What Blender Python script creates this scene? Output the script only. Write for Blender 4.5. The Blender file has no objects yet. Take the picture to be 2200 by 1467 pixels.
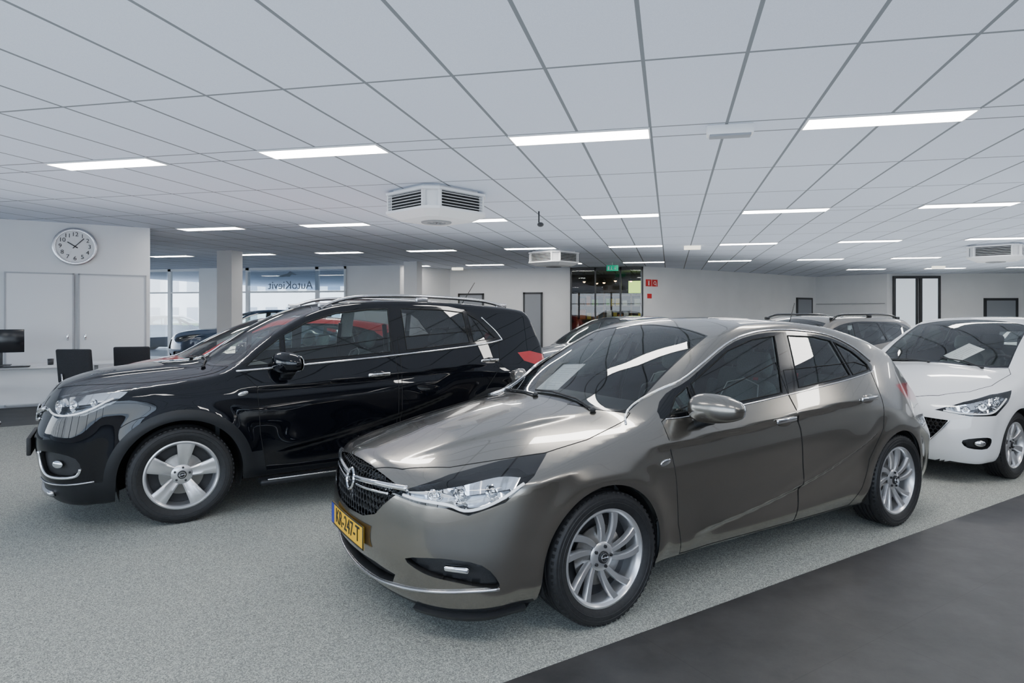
import bpy, bmesh, math, random
import numpy as np
from mathutils import Vector, Matrix
random.seed(4)
SC=bpy.context.scene.collection
ANG=math.radians(11.87)
# ---------------------------------------------------------------- camera
cam=bpy.data.cameras.new('camera');cobj=bpy.data.objects.new('camera',cam);SC.objects.link(cobj)
cam.sensor_width=36;cam.lens=1380/2200*36;cam.shift_x=-50/2200;cam.shift_y=-58.5/2200
cobj.location=(0,0,1.5);cobj.rotation_euler=(math.pi/2,0,ANG);bpy.context.scene.camera=cobj
# ---------------------------------------------------------------- materials
def mat(n,c,r=.5,m=0,coat=0,em=None,ems=0,spec=None):
    a=bpy.data.materials.new(n);a.use_nodes=True;b=a.node_tree.nodes['Principled BSDF']
    b.inputs['Base Color'].default_value=(*c,1);b.inputs['Roughness'].default_value=r;b.inputs['Metallic'].default_value=m
    b.inputs['Coat Weight'].default_value=coat;b.inputs['Coat Roughness'].default_value=.015
    if em: b.inputs['Emission Color'].default_value=(*em,1);b.inputs['Emission Strength'].default_value=ems
    if spec is not None: b.inputs['Specular IOR Level'].default_value=spec
    return a
def noisy(n,c1,c2,scale,r=.5,m=0,coat=0,bump=0,detail=2,bs=None):
    a=mat(n,c1,r,m,coat);t=a.node_tree;b=t.nodes['Principled BSDF']
    tc=t.nodes.new('ShaderNodeTexCoord');no=t.nodes.new('ShaderNodeTexNoise');no.inputs['Scale'].default_value=scale;no.inputs['Detail'].default_value=detail
    t.links.new(tc.outputs['Object'],no.inputs['Vector'])
    cr=t.nodes.new('ShaderNodeValToRGB');cr.color_ramp.elements[0].color=(*c1,1);cr.color_ramp.elements[1].color=(*c2,1);cr.color_ramp.elements[0].position=.35;cr.color_ramp.elements[1].position=.65
    t.links.new(no.outputs[0],cr.inputs[0]);t.links.new(cr.outputs[0],b.inputs['Base Color'])
    if bump:
        bp=t.nodes.new('ShaderNodeBump');bp.inputs['Strength'].default_value=bump;bp.inputs['Distance'].default_value=.004
        t.links.new(no.outputs[0],bp.inputs['Height']);t.links.new(bp.outputs[0],b.inputs['Normal'])
    return a
def glassm(n,tint,refl=1.0,base=.0):
    a=bpy.data.materials.new(n);a.use_nodes=True;t=a.node_tree;t.nodes.clear()
    o=t.nodes.new('ShaderNodeOutputMaterial');mx=t.nodes.new('ShaderNodeMixShader');tr=t.nodes.new('ShaderNodeBsdfTransparent');gl=t.nodes.new('ShaderNodeBsdfGlossy')
    tr.inputs[0].default_value=(*tint,1);gl.inputs[0].default_value=(1,1,1,1);gl.inputs['Roughness'].default_value=.01
    fr=t.nodes.new('ShaderNodeFresnel');fr.inputs[0].default_value=1.5
    ma=t.nodes.new('ShaderNodeMath');ma.operation='MULTIPLY_ADD';ma.inputs[1].default_value=refl;ma.inputs[2].default_value=base
    t.links.new(fr.outputs[0],ma.inputs[0]);t.links.new(ma.outputs[0],mx.inputs[0]);t.links.new(tr.outputs[0],mx.inputs[1]);t.links.new(gl.outputs[0],mx.inputs[2]);t.links.new(mx.outputs[0],o.inputs[0])
    return a
M={}
M['astra']=noisy('paint_bronze_grey',(.20,.185,.160),(.275,.256,.224),900,.20,.88,1.0)
M['mokka']=mat('paint_black',(.0025,.003,.005),.3,.0,1.0,spec=.0)
M['white']=mat('paint_white',(.82,.83,.84),.3,0,1.0)
M['red']=mat('paint_red',(.45,.012,.01),.3,.2,1.0)
M['brown']=noisy('paint_taupe',(.17,.15,.13),(.21,.19,.165),900,.3,.7,1.0)
M['navy']=mat('paint_navy',(.01,.03,.07),.3,.3,1.0)
M['silver']=mat('paint_silver',(.5,.51,.52),.3,.7,1.0)
M['black']=mat('gloss_black',(.004,.004,.005),.12,0,.6,spec=.2)
M['plastic']=noisy('black_plastic',(.012,.012,.013),(.022,.022,.023),250,.55,bump=.1)
M['clad']=mat('satin_black_cladding',(.012,.013,.015),.38,spec=.35)
M['seam']=mat('seam_black',(.002,.002,.002),.8)
M['rubber']=noisy('tyre_rubber',(.008,.008,.009),(.014,.014,.015),60,.6,bump=.15)
M['rim']=mat('rim_silver',(.66,.66,.67),.28,.85,.5)
M['rimdark']=mat('rim_inner_dark',(.04,.04,.042),.5,.6)
M['steel']=mat('brake_steel',(.25,.24,.23),.35,.9)
M['chrome']=mat('chrome',(.88,.89,.91),.06,1)
M['satinchrome']=mat('satin_chrome',(.6,.6,.62),.22,1)
M['glass']=glassm('car_glass_green',(.84,.92,.89),1.0,.02)
M['ws']=glassm('windscreen_glass',(.92,.96,.94),.9,.02)
M['glassdark']=glassm('car_glass_privacy',(.46,.49,.50),1.0,.03)
M['lens']=glassm('lamp_lens',(.96,.97,.98),.9,.02)
M['house']=mat('lamp_housing',(.20,.21,.225),.18,.9)
M['mirror']=mat('mirror_glass',(.9,.9,.9),.02,1)
M['led']=mat('led_strip',(.9,.92,.95),.2,0,0,(.9,.95,1),.6)
M['redlamp']=mat('tail_lamp_red',(.35,.008,.008),.12,0,1,(.6,.01,.01),.05)
M['lining']=mat('cabin_lining_dark',(.05,.055,.058),.85)
M['headliner']=noisy('headliner_light_grey',(.48,.49,.48),(.55,.56,.55),90,.9)
M['seat']=noisy('seat_fabric',(.10,.135,.14),(.15,.19,.195),180,.75,bump=.1)
M['seatpipe']=mat('seat_piping',(.5,.52,.52),.6)
M['dash']=mat('dashboard_plastic',(.03,.033,.035),.6)
M['yellow']=mat('plate_yellow',(.92,.51,.004),.4)
M['blue']=mat('plate_blue',(.01,.03,.35),.4)
M['ink']=mat('ink_black',(.01,.01,.01),.5)
M['paper']=mat('paper_white',(.96,.96,.96),.7)
M['paperink']=mat('paper_print',(.6,.61,.63),.7)
M['wall']=noisy('wall_white',(.78,.79,.80),(.82,.83,.84),1.2,.75)
M['wallpanel']=mat('white_panel',(.82,.83,.84),.4)
M['trimgrey']=mat('trim_grey',(.28,.29,.30),.5)
M['letter']=mat('lettering_blue_grey',(.10,.14,.19),.5)
M['frame']=mat('dark_frame',(.035,.037,.04),.4)
M['wframe']=mat('white_frame',(.72,.74,.76),.4)
M['dframe']=mat('pale_grey_frame',(.42,.43,.45),.4)
M['greydoor']=mat('grey_door',(.28,.30,.33),.5)
M['acwhite']=mat('ac_white',(.82,.83,.84),.4)
M['acdark']=mat('ac_slot',(.012,.013,.015),.6)
M['lamp']=mat('led_panel',(1,1,1),.4,0,0,(1,.965,.92),28)
M['warm']=mat('warm_lamp',(1,1,1),.4,0,0,(1,.62,.28),12)
M['desk']=mat('desk_white',(.78,.79,.80),.35)
M['fabricblack']=noisy('chair_fabric',(.012,.013,.016),(.022,.024,.028),200,.85)
M['screen']=mat('screen_dark',(.008,.009,.012),.15)
M['green']=mat('sign_green',(.0,.32,.16),.4,0,0,(.0,.45,.25),.5)
M['signred']=mat('sign_red',(.62,.01,.01),.4)
M['signwhite']=mat('sign_white',(.85,.85,.85),.5)
M['winglass']=glassm('window_glass',(.97,.98,.99),.8,.0)
M['frost']=glassm('frosted_banner',(.80,.84,.88),.1,.02)
M['hedge']=noisy('hedge_leaves',(.02,.06,.01),(.10,.20,.04),9,.8)
M['paving']=noisy('outdoor_paving',(.60,.60,.60),(.70,.70,.69),2,.8)
M['facade']=noisy('outdoor_facade',(.72,.70,.67),(.80,.78,.75),1,.8)
M['winfar']=mat('facade_glass',(.18,.22,.27),.2)
M['darkwall']=noisy('shop_wall',(.05,.04,.03),(.11,.085,.06),2,.7)
M['wood']=noisy('shop_wood',(.16,.08,.03),(.26,.14,.06),6,.5)
# carpet + aisle
def floormat():
    a=mat('floor_carpet_and_vinyl',(.2,.2,.2),.9);t=a.node_tree;b=t.nodes['Principled BSDF'];L=t.links.new
    tc=t.nodes.new('ShaderNodeTexCoord');sx=t.nodes.new('ShaderNodeSeparateXYZ');L(tc.outputs['Object'],sx.inputs[0])
    def math_(op,x,y=None,c=False):
        n=t.nodes.new('ShaderNodeMath');n.operation=op;n.use_clamp=c
        for i,v in enumerate((x,y)):
            if v is None: continue
            if isinstance(v,(int,float)): n.inputs[i].default_value=v
            else: L(v,n.inputs[i])
        return n.outputs[0]
    d=math_('SUBTRACT',sx.outputs[0],sx.outputs[1])
    aisle=math_('GREATER_THAN',d,-3.20);far=math_('LESS_THAN',d,-15.6);dark=math_('MAXIMUM',aisle,far)
    vo=t.nodes.new('ShaderNodeTexVoronoi');vo.inputs['Scale'].default_value=240;L(tc.outputs['Object'],vo.inputs[0])
    cr=t.nodes.new('ShaderNodeValToRGB');e=cr.color_ramp.elements;e[0].color=(.165,.17,.155,1);e[1].color=(.53,.54,.48,1);e[0].position=.05;e[1].position=.97
    e2=cr.color_ramp.elements.new(.5);e2.color=(.285,.29,.262,1)
    sp=t.nodes.new('ShaderNodeSeparateColor');L(vo.outputs['Color'],sp.inputs[0]);L(sp.outputs[0],cr.inputs[0])
    no=t.nodes.new('ShaderNodeTexNoise');no.inputs['Scale'].default_value=3.5;no.inputs['Detail'].default_value=8;no.inputs['Roughness'].default_value=.7;L(tc.outputs['Object'],no.inputs['Vector'])
    c2=t.nodes.new('ShaderNodeValToRGB');e=c2.color_ramp.elements;e[0].color=(.026,.025,.025,1);e[1].color=(.062,.059,.058,1);e[0].position=.3;e[1].position=.7;L(no.outputs[0],c2.inputs[0])
    s=math_('ADD',sx.outputs[0],sx.outputs[1])
    j1=math_('LESS_THAN',math_('MODULO',math_('ADD',d,40.0),1.30),.006);j2=math_('LESS_THAN',math_('MODULO',math_('ADD',s,40.0),1.30),.006)
    j=math_('MAXIMUM',j1,j2)
    mj=t.nodes.new('ShaderNodeMixRGB');mj.inputs[2].default_value=(.02,.02,.02,1);L(math_('MULTIPLY',j,.5),mj.inputs[0]);L(c2.outputs[0],mj.inputs[1])
    mx=t.nodes.new('ShaderNodeMixRGB');L(dark,mx.inputs[0]);L(cr.outputs[0],mx.inputs[1]);L(mj.outputs[0],mx.inputs[2]);L(mx.outputs[0],b.inputs['Base Color'])
    L(math_('SUBTRACT',.95,math_('MULTIPLY',dark,.45)),b.inputs['Roughness'])
    bp=t.nodes.new('ShaderNodeBump');bp.inputs['Distance'].default_value=.002;L(math_('SUBTRACT',.35,math_('MULTIPLY',dark,.32)),bp.inputs['Strength']);L(sp.outputs[0],bp.inputs['Height']);L(bp.outputs[0],b.inputs['Normal'])
    return a
def ceilmat():
    a=mat('ceiling_tiles',(.8,.82,.86),.85);t=a.node_tree;b=t.nodes['Principled BSDF'];L=t.links.new
    tc=t.nodes.new('ShaderNodeTexCoord');sx=t.nodes.new('ShaderNodeSeparateXYZ');L(tc.outputs['Object'],sx.inputs[0])
    def m_(op,x,y=None):
        n=t.nodes.new('ShaderNodeMath');n.operation=op
        for i,v in enumerate((x,y)):
            if v is None: continue
            if isinstance(v,(int,float)): n.inputs[i].default_value=v
            else: L(v,n.inputs[i])
        return n.outputs[0]
    w=.024
    u=m_('MODULO',m_('ADD',sx.outputs[0],60+.16+w/2),.6);lu=m_('LESS_THAN',u,w)
    v=m_('MODULO',m_('ADD',sx.outputs[1],45-5.30+w/2),4.5)
    lv=m_('LESS_THAN',v,w)
    for o in (.3,1.7,3.1):
        lv=m_('MAXIMUM',lv,m_('LESS_THAN',m_('ABSOLUTE',m_('SUBTRACT',v,o+w/2)),w/2))
    ln=m_('MAXIMUM',lu,lv)
    no=t.nodes.new('ShaderNodeTexNoise');no.inputs['Scale'].default_value=220;L(tc.outputs['Object'],no.inputs['Vector'])
    cr=t.nodes.new('ShaderNodeValToRGB');e=cr.color_ramp.elements;e[0].color=(.66,.72,.83,1);e[1].color=(.74,.79,.89,1);e[0].position=.3;e[1].position=.7;L(no.outputs[0],cr.inputs[0])
    mx=t.nodes.new('ShaderNodeMixRGB');mx.inputs[2].default_value=(.20,.22,.24,1);L(ln,mx.inputs[0]);L(cr.outputs[0],mx.inputs[1]);L(mx.outputs[0],b.inputs['Base Color'])
    return a
M['floor']=floormat();M['ceil']=ceilmat()
# ---------------------------------------------------------------- mesh helpers
def mk(name,V,Fc,m,parent=None,N=None,smooth=True,loc=None,rot=None,**kw):
    me=bpy.data.meshes.new(name);me.from_pydata([tuple(map(float,v)) for v in V],[],[tuple(int(i) for i in f) for f in Fc])
    if smooth: me.polygons.foreach_set('use_smooth',[True]*len(me.polygons))
    ms=m if isinstance(m,(list,tuple)) else [m]
    for q in ms: me.materials.append(q)
    if N is not None: me.normals_split_custom_set_from_vertices([tuple(map(float,n)) for n in N])
    o=bpy.data.objects.new(name,me);SC.objects.link(o)
    if parent is not None: o.parent=parent
    if loc is not None:o.location=loc
    if rot is not None:o.rotation_euler=rot
    for k,v in kw.items(): o[k]=v
    return o
def empty(name,loc=(0,0,0),rot=(0,0,0),parent=None,**kw):
    o=bpy.data.objects.new(name,None);SC.objects.link(o);o.location=loc;o.rotation_euler=rot;o.empty_display_size=.1
    if parent is not None:o.parent=parent
    for k,v in kw.items(): o[k]=v
    return o
class G:
    def __init__(s): s.V=[];s.F=[];s.mi=[]
    def add(s,V,Fc,mi=0,mtx=None):
        b=len(s.V)
        for v in V:
            v=Vector(v)
            s.V.append(tuple(mtx@v) if mtx else tuple(v))
        for f in Fc: s.F.append(tuple(b+i for i in f));s.mi.append(mi)
    def obj(s,name,m,parent=None,smooth=True,auto=None,**kw):
        o=mk(name,s.V,s.F,m,parent,smooth=smooth,**kw)
        if any(s.mi): o.data.polygons.foreach_set('material_index',s.mi)
        if auto: sharp(o,auto)
        return o
def sharp(o,deg=35):
    bm=bmesh.new();bm.from_mesh(o.data);bmesh.ops.recalc_face_normals(bm,faces=bm.faces)
    for e in bm.edges:
        if len(e.link_faces)==2 and e.calc_face_angle(0)>math.radians(deg): e.smooth=False
    bm.to_mesh(o.data);bm.free()
def vbox(c,s):
    x,y,z=c;a,b,d=s[0]/2,s[1]/2,s[2]/2
    V=[(x-a,y-b,z-d),(x+a,y-b,z-d),(x+a,y+b,z-d),(x-a,y+b,z-d),(x-a,y-b,z+d),(x+a,y-b,z+d),(x+a,y+b,z+d),(x-a,y+b,z+d)]
    return V,[(0,3,2,1),(4,5,6,7),(0,1,5,4),(1,2,6,5),(2,3,7,6),(3,0,4,7)]
def rbox(c,s,bev=.02,seg=3):
    bm=bmesh.new();bmesh.ops.create_cube(bm,size=1)
    for v in bm.verts: v.co=Vector((v.co.x*s[0],v.co.y*s[1],v.co.z*s[2]))
    bmesh.ops.bevel(bm,geom=bm.edges[:],offset=min(bev,min(s)*.49),segments=seg,affect='EDGES',profile=.5)
    bm.verts.index_update()
    V=[(v.co.x+c[0],v.co.y+c[1],v.co.z+c[2]) for v in bm.verts];Fc=[tuple(v.index for v in f.verts) for f in bm.faces];bm.free();return V,Fc
def lathe(prof,n=64,axis='y',a0=0,a1=2*math.pi):
    full=abs(a1-a0-2*math.pi)<1e-6;k=n if full else n+1;V=[];Fc=[];m=len(prof)
    for i in range(k):
        t=a0+(a1-a0)*i/n;c,s=math.cos(t),math.sin(t)
        for (h,r) in prof: V.append((r*c,h,r*s) if axis=='y' else (r*c,r*s,h))
    for i in range(n):
        j=(i+1)%k
        for q in range(m-1): Fc.append((i*m+q,i*m+q+1,j*m+q+1,j*m+q))
    return V,Fc
def tube(pts,r,n=6,closed=False,flat=None):
    P=np.array(pts,float);k=len(P)
    if closed: T=np.roll(P,-1,0)-np.roll(P,1,0)
    else: T=np.gradient(P,axis=0)
    T/=np.maximum(np.linalg.norm(T,axis=1),1e-9)[:,None]
    up=np.array([0,0,1.]) if abs(T[0][2])<.9 else np.array([1.,0,0]);A=np.cross(T[0],up);A/=np.linalg.norm(A);V=[];rr=r if hasattr(r,'__len__') else [r]*k
    for i in range(k):
        A=A-T[i]*np.dot(A,T[i]);A/=max(np.linalg.norm(A),1e-9);B=np.cross(T[i],A)
        for j in range(n):
            t=2*math.pi*j/n;V.append(P[i]+(A*math.cos(t)+B*math.sin(t))*rr[i])
    Fc=[]
    for i in range(k if closed else k-1):
        a=i*n;b=((i+1)%k)*n
        for j in range(n): Fc.append((a+j,a+(j+1)%n,b+(j+1)%n,b+j))
    if not closed: Fc+= [tuple(range(n))[::-1],tuple((k-1)*n+j for j in range(n))]
    return V,Fc
def ribbon(A,B):
    n=len(A);return list(A)+list(B),[(i,i+1,n+i+1,n+i) for i in range(n-1)]
def ellip(c,s,n=24,m=14,p=1.0):
    V=[];Fc=[]
    f=lambda v:math.copysign(abs(v)**p,v)
    for i in range(m+1):
        ph=-math.pi/2+math.pi*i/m
        for j in range(n):
            t=2*math.pi*j/n;V.append((c[0]+s[0]*f(math.cos(ph))*f(math.cos(t)),c[1]+s[1]*f(math.cos(ph))*f(math.sin(t)),c[2]+s[2]*f(math.sin(ph))))
    for i in range(m):
        for j in range(n): Fc.append((i*n+j,i*n+(j+1)%n,(i+1)*n+(j+1)%n,(i+1)*n+j))
    return V,Fc
def text(s,size,m,mtx,name='lettering',parent=None,ext=.001,**kw):
    cu=bpy.data.curves.new('t','FONT');cu.body=s;cu.size=size;cu.extrude=ext;cu.align_x='CENTER';cu.align_y='CENTER'
    o=bpy.data.objects.new('t',cu);SC.objects.link(o);bpy.context.view_layer.update()
    me=bpy.data.meshes.new_from_object(o.evaluated_get(bpy.context.evaluated_depsgraph_get()));bpy.data.objects.remove(o)
    me.transform(mtx);me.materials.clear();me.materials.append(m);r=bpy.data.objects.new(name,me);SC.objects.link(r)
    if parent is not None:r.parent=parent
    for k,v in kw.items(): r[k]=v
    return r
def cr(pts,closed=True,n=6):
    P=np.array(pts,float);k=len(P);out=[]
    for i in range(k if closed else k-1):
        g=lambda j:P[j%k] if closed else P[min(max(j,0),k-1)]
        p0,p1,p2,p3=g(i-1),g(i),g(i+1),g(i+2)
        for q in range(n):
            t=q/n;out.append(.5*((2*p1)+(-p0+p2)*t+(2*p0-5*p1+4*p2-p3)*t*t+(-p0+3*p1-3*p2+p3)*t**3))
    if not closed: out.append(P[-1])
    return np.array(out)
def dens(pts,closed=True,step=.04):
    P=np.array(pts,float);out=[];k=len(P)
    for i in range(k if closed else k-1):
        a,b=P[i],P[(i+1)%k];n=max(1,int(np.linalg.norm(b-a)/step))
        for q in range(n): out.append(a+(b-a)*q/n)
    if not closed: out.append(P[-1])
    return np.array(out)
# ---------------------------------------------------------------- car body field
def smin(a,b,k):
    h=np.clip(.5+.5*(b-a)/k,0,1);return b*(1-h)+a*h-k*h*(1-h)
def smax(a,b,k): return -smin(-a,-b,k)
def tab(pts,sm=0.03):
    xs=np.array([p[0] for p in pts],float);ys=np.array([p[1] for p in pts],float)
    h=np.diff(xs);d=np.diff(ys)/h;m=np.zeros(len(xs));m[0]=d[0];m[-1]=d[-1]
    for i in range(1,len(xs)-1):
        if d[i-1]*d[i]>0:
            w1=2*h[i]+h[i-1];w2=h[i]+2*h[i-1];m[i]=(w1+w2)/(w1/d[i-1]+w2/d[i])
    g=np.linspace(xs[0]-.4,xs[-1]+.4,3000);k=np.clip(np.searchsorted(xs,g)-1,0,len(xs)-2)
    t=(g-xs[k])/h[k];tc=np.clip(t,0,1)
    y=(2*tc**3-3*tc**2+1)*ys[k]+(tc**3-2*tc**2+tc)*h[k]*m[k]+(-2*tc**3+3*tc**2)*ys[k+1]+(tc**3-tc**2)*h[k]*m[k+1]
    y=y+np.where(t<0,t*h[0]*m[0],0)+np.where(t>1,(t-1)*h[-1]*m[-1],0)
    st=g[1]-g[0];n=int(3*sm/st)
    if n>0:
        kk=np.exp(-.5*(np.arange(-n,n+1)*st/sm)**2);kk/=kk.sum();y=np.convolve(np.pad(y,n,mode='edge'),kk,'valid')
    return lambda x:np.interp(x,g,y)
R2=math.sqrt(2)
class Shape:
    def __init__(s,sp):
        s.sp=sp;s.L=sp['L'];s.Tc=tab(sp['T'],.03);s.cr=tab(sp['crown'],.1);s.sh=tab(sp['shift'],.15)
        s.Wp=tab(sp['Wp'],.06);s.zb=tab(sp['zb'],.08);s.P=tab(sp['P'],.02);s.Wg=tab(sp['Wg'],.08)
        s.Fc=tab(sp['F'],.02);s.Rc=tab(sp['R'],.02);s.fa=sp['fa'];s.ra=sp['ra'];s.rw=sp['rw'];s.rarch=sp['rarch'];s.B=tab(sp['B'],.05)
        s.cre=[(tab(c[0],.08),c[1],c[2],c[3],c[4]) for c in sp.get('crease',[])]
        s.xm=(s.fa+s.ra)/2;s.kr=sp.get('kr',.05)
    def W(s,x,z):
        zb=s.zb(x);w1=s.Wp(x)+s.P(z/zb)
        for cx in (s.fa,s.ra):
            r=np.hypot(x-cx,z-s.rw);w1=w1+s.sp['flare']*np.exp(-((r-s.rarch-.02)/.07)**2)
        for f,am,wd,x0,x1 in s.cre:
            d=z-f(x);fade=np.clip((x-x0)/.25,0,1)*np.clip((x1-x)/.25,0,1);fade=fade*fade*(3-2*fade)
            w1=w1+am*fade*(np.tanh(d/.014)*np.exp(-(d/wd)**2))
        dz=z-zb;w2=s.Wg(x)-s.sp['tum']*dz-.12*np.maximum(dz,0)**2
        return smin(w1,w2,.02)
    def Tf(s,x,y):
        t=s.Tc(x-s.sh(x)*y*y)-s.cr(x)*y*y
        hb=s.sp.get('bulge')
        if hb:
            yc=hb[0]+hb[1]*np.clip(x,0,1.2);f=np.clip((1.15-x)/.3,0,1)*np.clip((x-.1)/.3,0,1)
            t=t+hb[2]*f*(.5-.5*np.tanh((np.abs(y)-yc)/.02))
        return t
    def g(s,x,y,z):
        y=np.abs(y);xe=x-s.sh(x)*y*y
        sl=(s.Tc(xe+.01)-s.Tc(xe-.01))/.02
        gT=(z-s.Tf(x,y))/np.sqrt(1+sl*sl);gS=y-s.W(x,z);yy=y/.9
        q=s.sp['q'];gF=(s.Fc(z)+q[0]*yy**2+q[1]*yy**6-x)*.85
        gR=(x-(s.L-s.Rc(z)-q[2]*yy**2-q[3]*yy**6))*.85
        m=smax(gS,gT,s.kr);m=smax(m,gF,.05);m=smax(m,gR,.05);return smax(m,s.B(x)-z,.03)
    def ray(s,O,D,hi=2.5):
        lo=np.zeros(len(O));hh=np.full(len(O),hi)
        for _ in range(28):
            mi=(lo+hh)/2;p=O+D*mi[:,None];ins=s.g(p[:,0],p[:,1],p[:,2])<0
            lo=np.where(ins,mi,lo);hh=np.where(ins,hh,mi)
        return O+D*lo[:,None]
    def nrm(s,P,e=.002):
        N=np.zeros_like(P)
        for a in range(3):
            d=np.zeros(3);d[a]=e;A=P+d;B=P-d;N[:,a]=s.g(A[:,0],A[:,1],A[:,2])-s.g(B[:,0],B[:,1],B[:,2])
        return N/np.maximum(np.linalg.norm(N,axis=1),1e-9)[:,None]
    def uv(s,k,P):
        if k in('side','arch'):return P[:,[0,2]]
        if k in('front','rear'):return P[:,[1,2]]
        if k=='top':return P[:,[0,1]]
        if k=='fo':return np.stack([(P[:,0]+P[:,1])/R2,P[:,2]],1)
        if k=='ro':return np.stack([(s.L-P[:,0]+P[:,1])/R2,P[:,2]],1)
    def mask(s,k,P,N):
        if k=='side':return N[:,1]>.22
        if k=='arch':return P[:,1]>.50
        if k=='front':return (N[:,0]<-.12)&(P[:,0]<1)
        if k=='rear':return (N[:,0]>.08)&(P[:,0]>s.L-1.3)
        if k=='top':return (N[:,2]>.2)&(P[:,2]>.55)
        if k=='fo':return (-N[:,0]+N[:,1]>.03)&(P[:,0]<1.4)
        if k=='ro':return (N[:,0]+N[:,1]>.15)&(P[:,0]>s.L-1.4)
    def proj(s,k,pts,off=0.):
        Q=np.array(pts,float);n=len(Q);O=np.zeros((n,3));D=np.zeros((n,3))
        if k=='side':O[:,0]=Q[:,0];O[:,2]=Q[:,1];D[:,1]=1
        elif k=='front':O[:,0]=1.;O[:,1]=Q[:,0];O[:,2]=Q[:,1];D[:,0]=-1
        elif k=='rear':O[:,0]=s.L-1.2;O[:,1]=Q[:,0];O[:,2]=Q[:,1];D[:,0]=1
        elif k=='top':O[:,0]=Q[:,0];O[:,1]=Q[:,1];O[:,2]=.5;D[:,2]=1
        elif k=='fo':O[:,0]=Q[:,0]/R2;O[:,1]=Q[:,0]/R2;O[:,2]=Q[:,1];D[:,0]=-1/R2;D[:,1]=1/R2
        elif k=='ro':O[:,0]=s.L-Q[:,0]/R2;O[:,1]=Q[:,0]/R2;O[:,2]=Q[:,1];D[:,0]=1/R2;D[:,1]=1/R2
        P=s.ray(O,D,2.)
        return P+s.nrm(P)*off
def inpoly(U,poly):
    x,y=U[:,0],U[:,1];c=np.zeros(len(U),bool);n=len(poly)
    for i in range(n):
        x1,y1=poly[i];x2,y2=poly[(i+1)%n]
        if y1==y2: continue
        k=((y1>y)!=(y2>y))&(x<(x2-x1)*(y-y1)/(y2-y1)+x1);c^=k
    return c
class Soup:
    def __init__(s,sh,nf,nm,nt,z0):
        s.sh=sh;x0=.85;x1=sh.L-.75;O=[];D=[];th=np.linspace(-90,90,nt+1)
        cols=[(x0,p,-1) for p in np.linspace(90,0,nf,endpoint=False)]+[(x,0,-1) for x in np.linspace(x0,x1,nm,endpoint=False)]+[(x1,p,1) for p in np.linspace(0,90,nf+1)]
        for x,p,sg in cols:
            for t in np.radians(th):
                q=math.radians(p);O.append((x,0,z0));D.append((sg*math.sin(q)*math.cos(t),math.cos(q)*math.cos(t),math.sin(t)))
        s.P=sh.ray(np.array(O),np.array(D));n=nt+1;c=len(cols)
        i=(np.arange(c-1)[:,None]*n+np.arange(nt)[None,:]).ravel()
        s.T=np.vstack([np.stack([i,i+n,i+n+1],1),np.stack([i,i+n+1,i+1],1)]);s.N=sh.nrm(s.P);s.id=np.zeros(len(s.T),int);s.polys={}
    def cut(s,kind,poly,pid,allow=(0,)):
        poly=np.array(poly,float);uv=s.sh.uv(kind,s.P);Pc=s.P[s.T].mean(1);Nc=s.N[s.T].mean(1);U=uv[s.T]
        mn=poly.min(0)-.03;mx=poly.max(0)+.03
        c=s.sh.mask(kind,Pc,Nc)&np.isin(s.id,allow)&(U.max(1)>=mn).all(1)&(U.min(1)<=mx).all(1)
        T=s.T[c];ID=s.id[c];rest=s.T[~c];rid=s.id[~c];P=s.P;N=s.N;n=len(poly)
        for i in range(n):
            a=poly[i];b=poly[(i+1)%n];d=b-a;l=np.linalg.norm(d)
            if l<1e-6: continue
            nn=np.array([-d[1],d[0]])/l;U=uv[T];lo=np.minimum(a,b)-1e-4;hi=np.maximum(a,b)+1e-4
            D=(U-a)@nn;sel=(U.max(1)>=lo).all(1)&(U.min(1)<=hi).all(1)&(D.min(1)<-1e-5)&(D.max(1)>1e-5)
            if not sel.any(): continue
            t=T[sel];q=D[sel];pos=q>0;lone=np.where(pos.sum(1)==1,pos.argmax(1),(~pos).argmax(1));r=np.arange(len(t))
            A=t[r,lone];B=t[r,(lone+1)%3];C=t[r,(lone+2)%3];sA=q[r,lone];sB=q[r,(lone+1)%3];sC=q[r,(lone+2)%3]
            w1=(sA/(sA-sB))[:,None];w2=(sA/(sA-sC))[:,None];k=len(P)
            P=np.vstack([P,P[A]+(P[B]-P[A])*w1,P[A]+(P[C]-P[A])*w2]);N=np.vstack([N,N[A]+(N[B]-N[A])*w1,N[A]+(N[C]-N[A])*w2]);uv=np.vstack([uv,uv[A]+(uv[B]-uv[A])*w1,uv[A]+(uv[C]-uv[A])*w2])
            AB=k+r;AC=k+len(t)+r;nt=np.vstack([np.stack([A,AB,AC],1),np.stack([AB,B,C],1),np.stack([AB,C,AC],1)])
            ID=np.concatenate([ID[~sel],np.tile(ID[sel],3)]);T=np.vstack([T[~sel],nt])
        ce=uv[T].mean(1);ID=np.where(inpoly(ce,poly),pid,ID)
        s.P=P;s.N=N;s.T=np.vstack([rest,T]);s.id=np.concatenate([rid,ID]);s.polys[pid]=(kind,poly)
    def finish(s):
        k,inv=np.unique(np.round(s.P,5),axis=0,return_inverse=True);inv=inv.ravel();s.P=k;s.T=inv[s.T]
        ok=(s.T[:,0]!=s.T[:,1])&(s.T[:,1]!=s.T[:,2])&(s.T[:,0]!=s.T[:,2]);s.T=s.T[ok];s.id=s.id[ok]
        s.N=s.sh.nrm(s.P);a=s.P[s.T];fn=np.cross(a[:,1]-a[:,0],a[:,2]-a[:,0]);fl=(fn*s.N[s.T].mean(1)).sum(1)<0
        s.T[fl]=s.T[fl][:,::-1];ar=np.linalg.norm(fn,axis=1);s.T=s.T[ar>1e-10];s.id=s.id[ar>1e-10]
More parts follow.
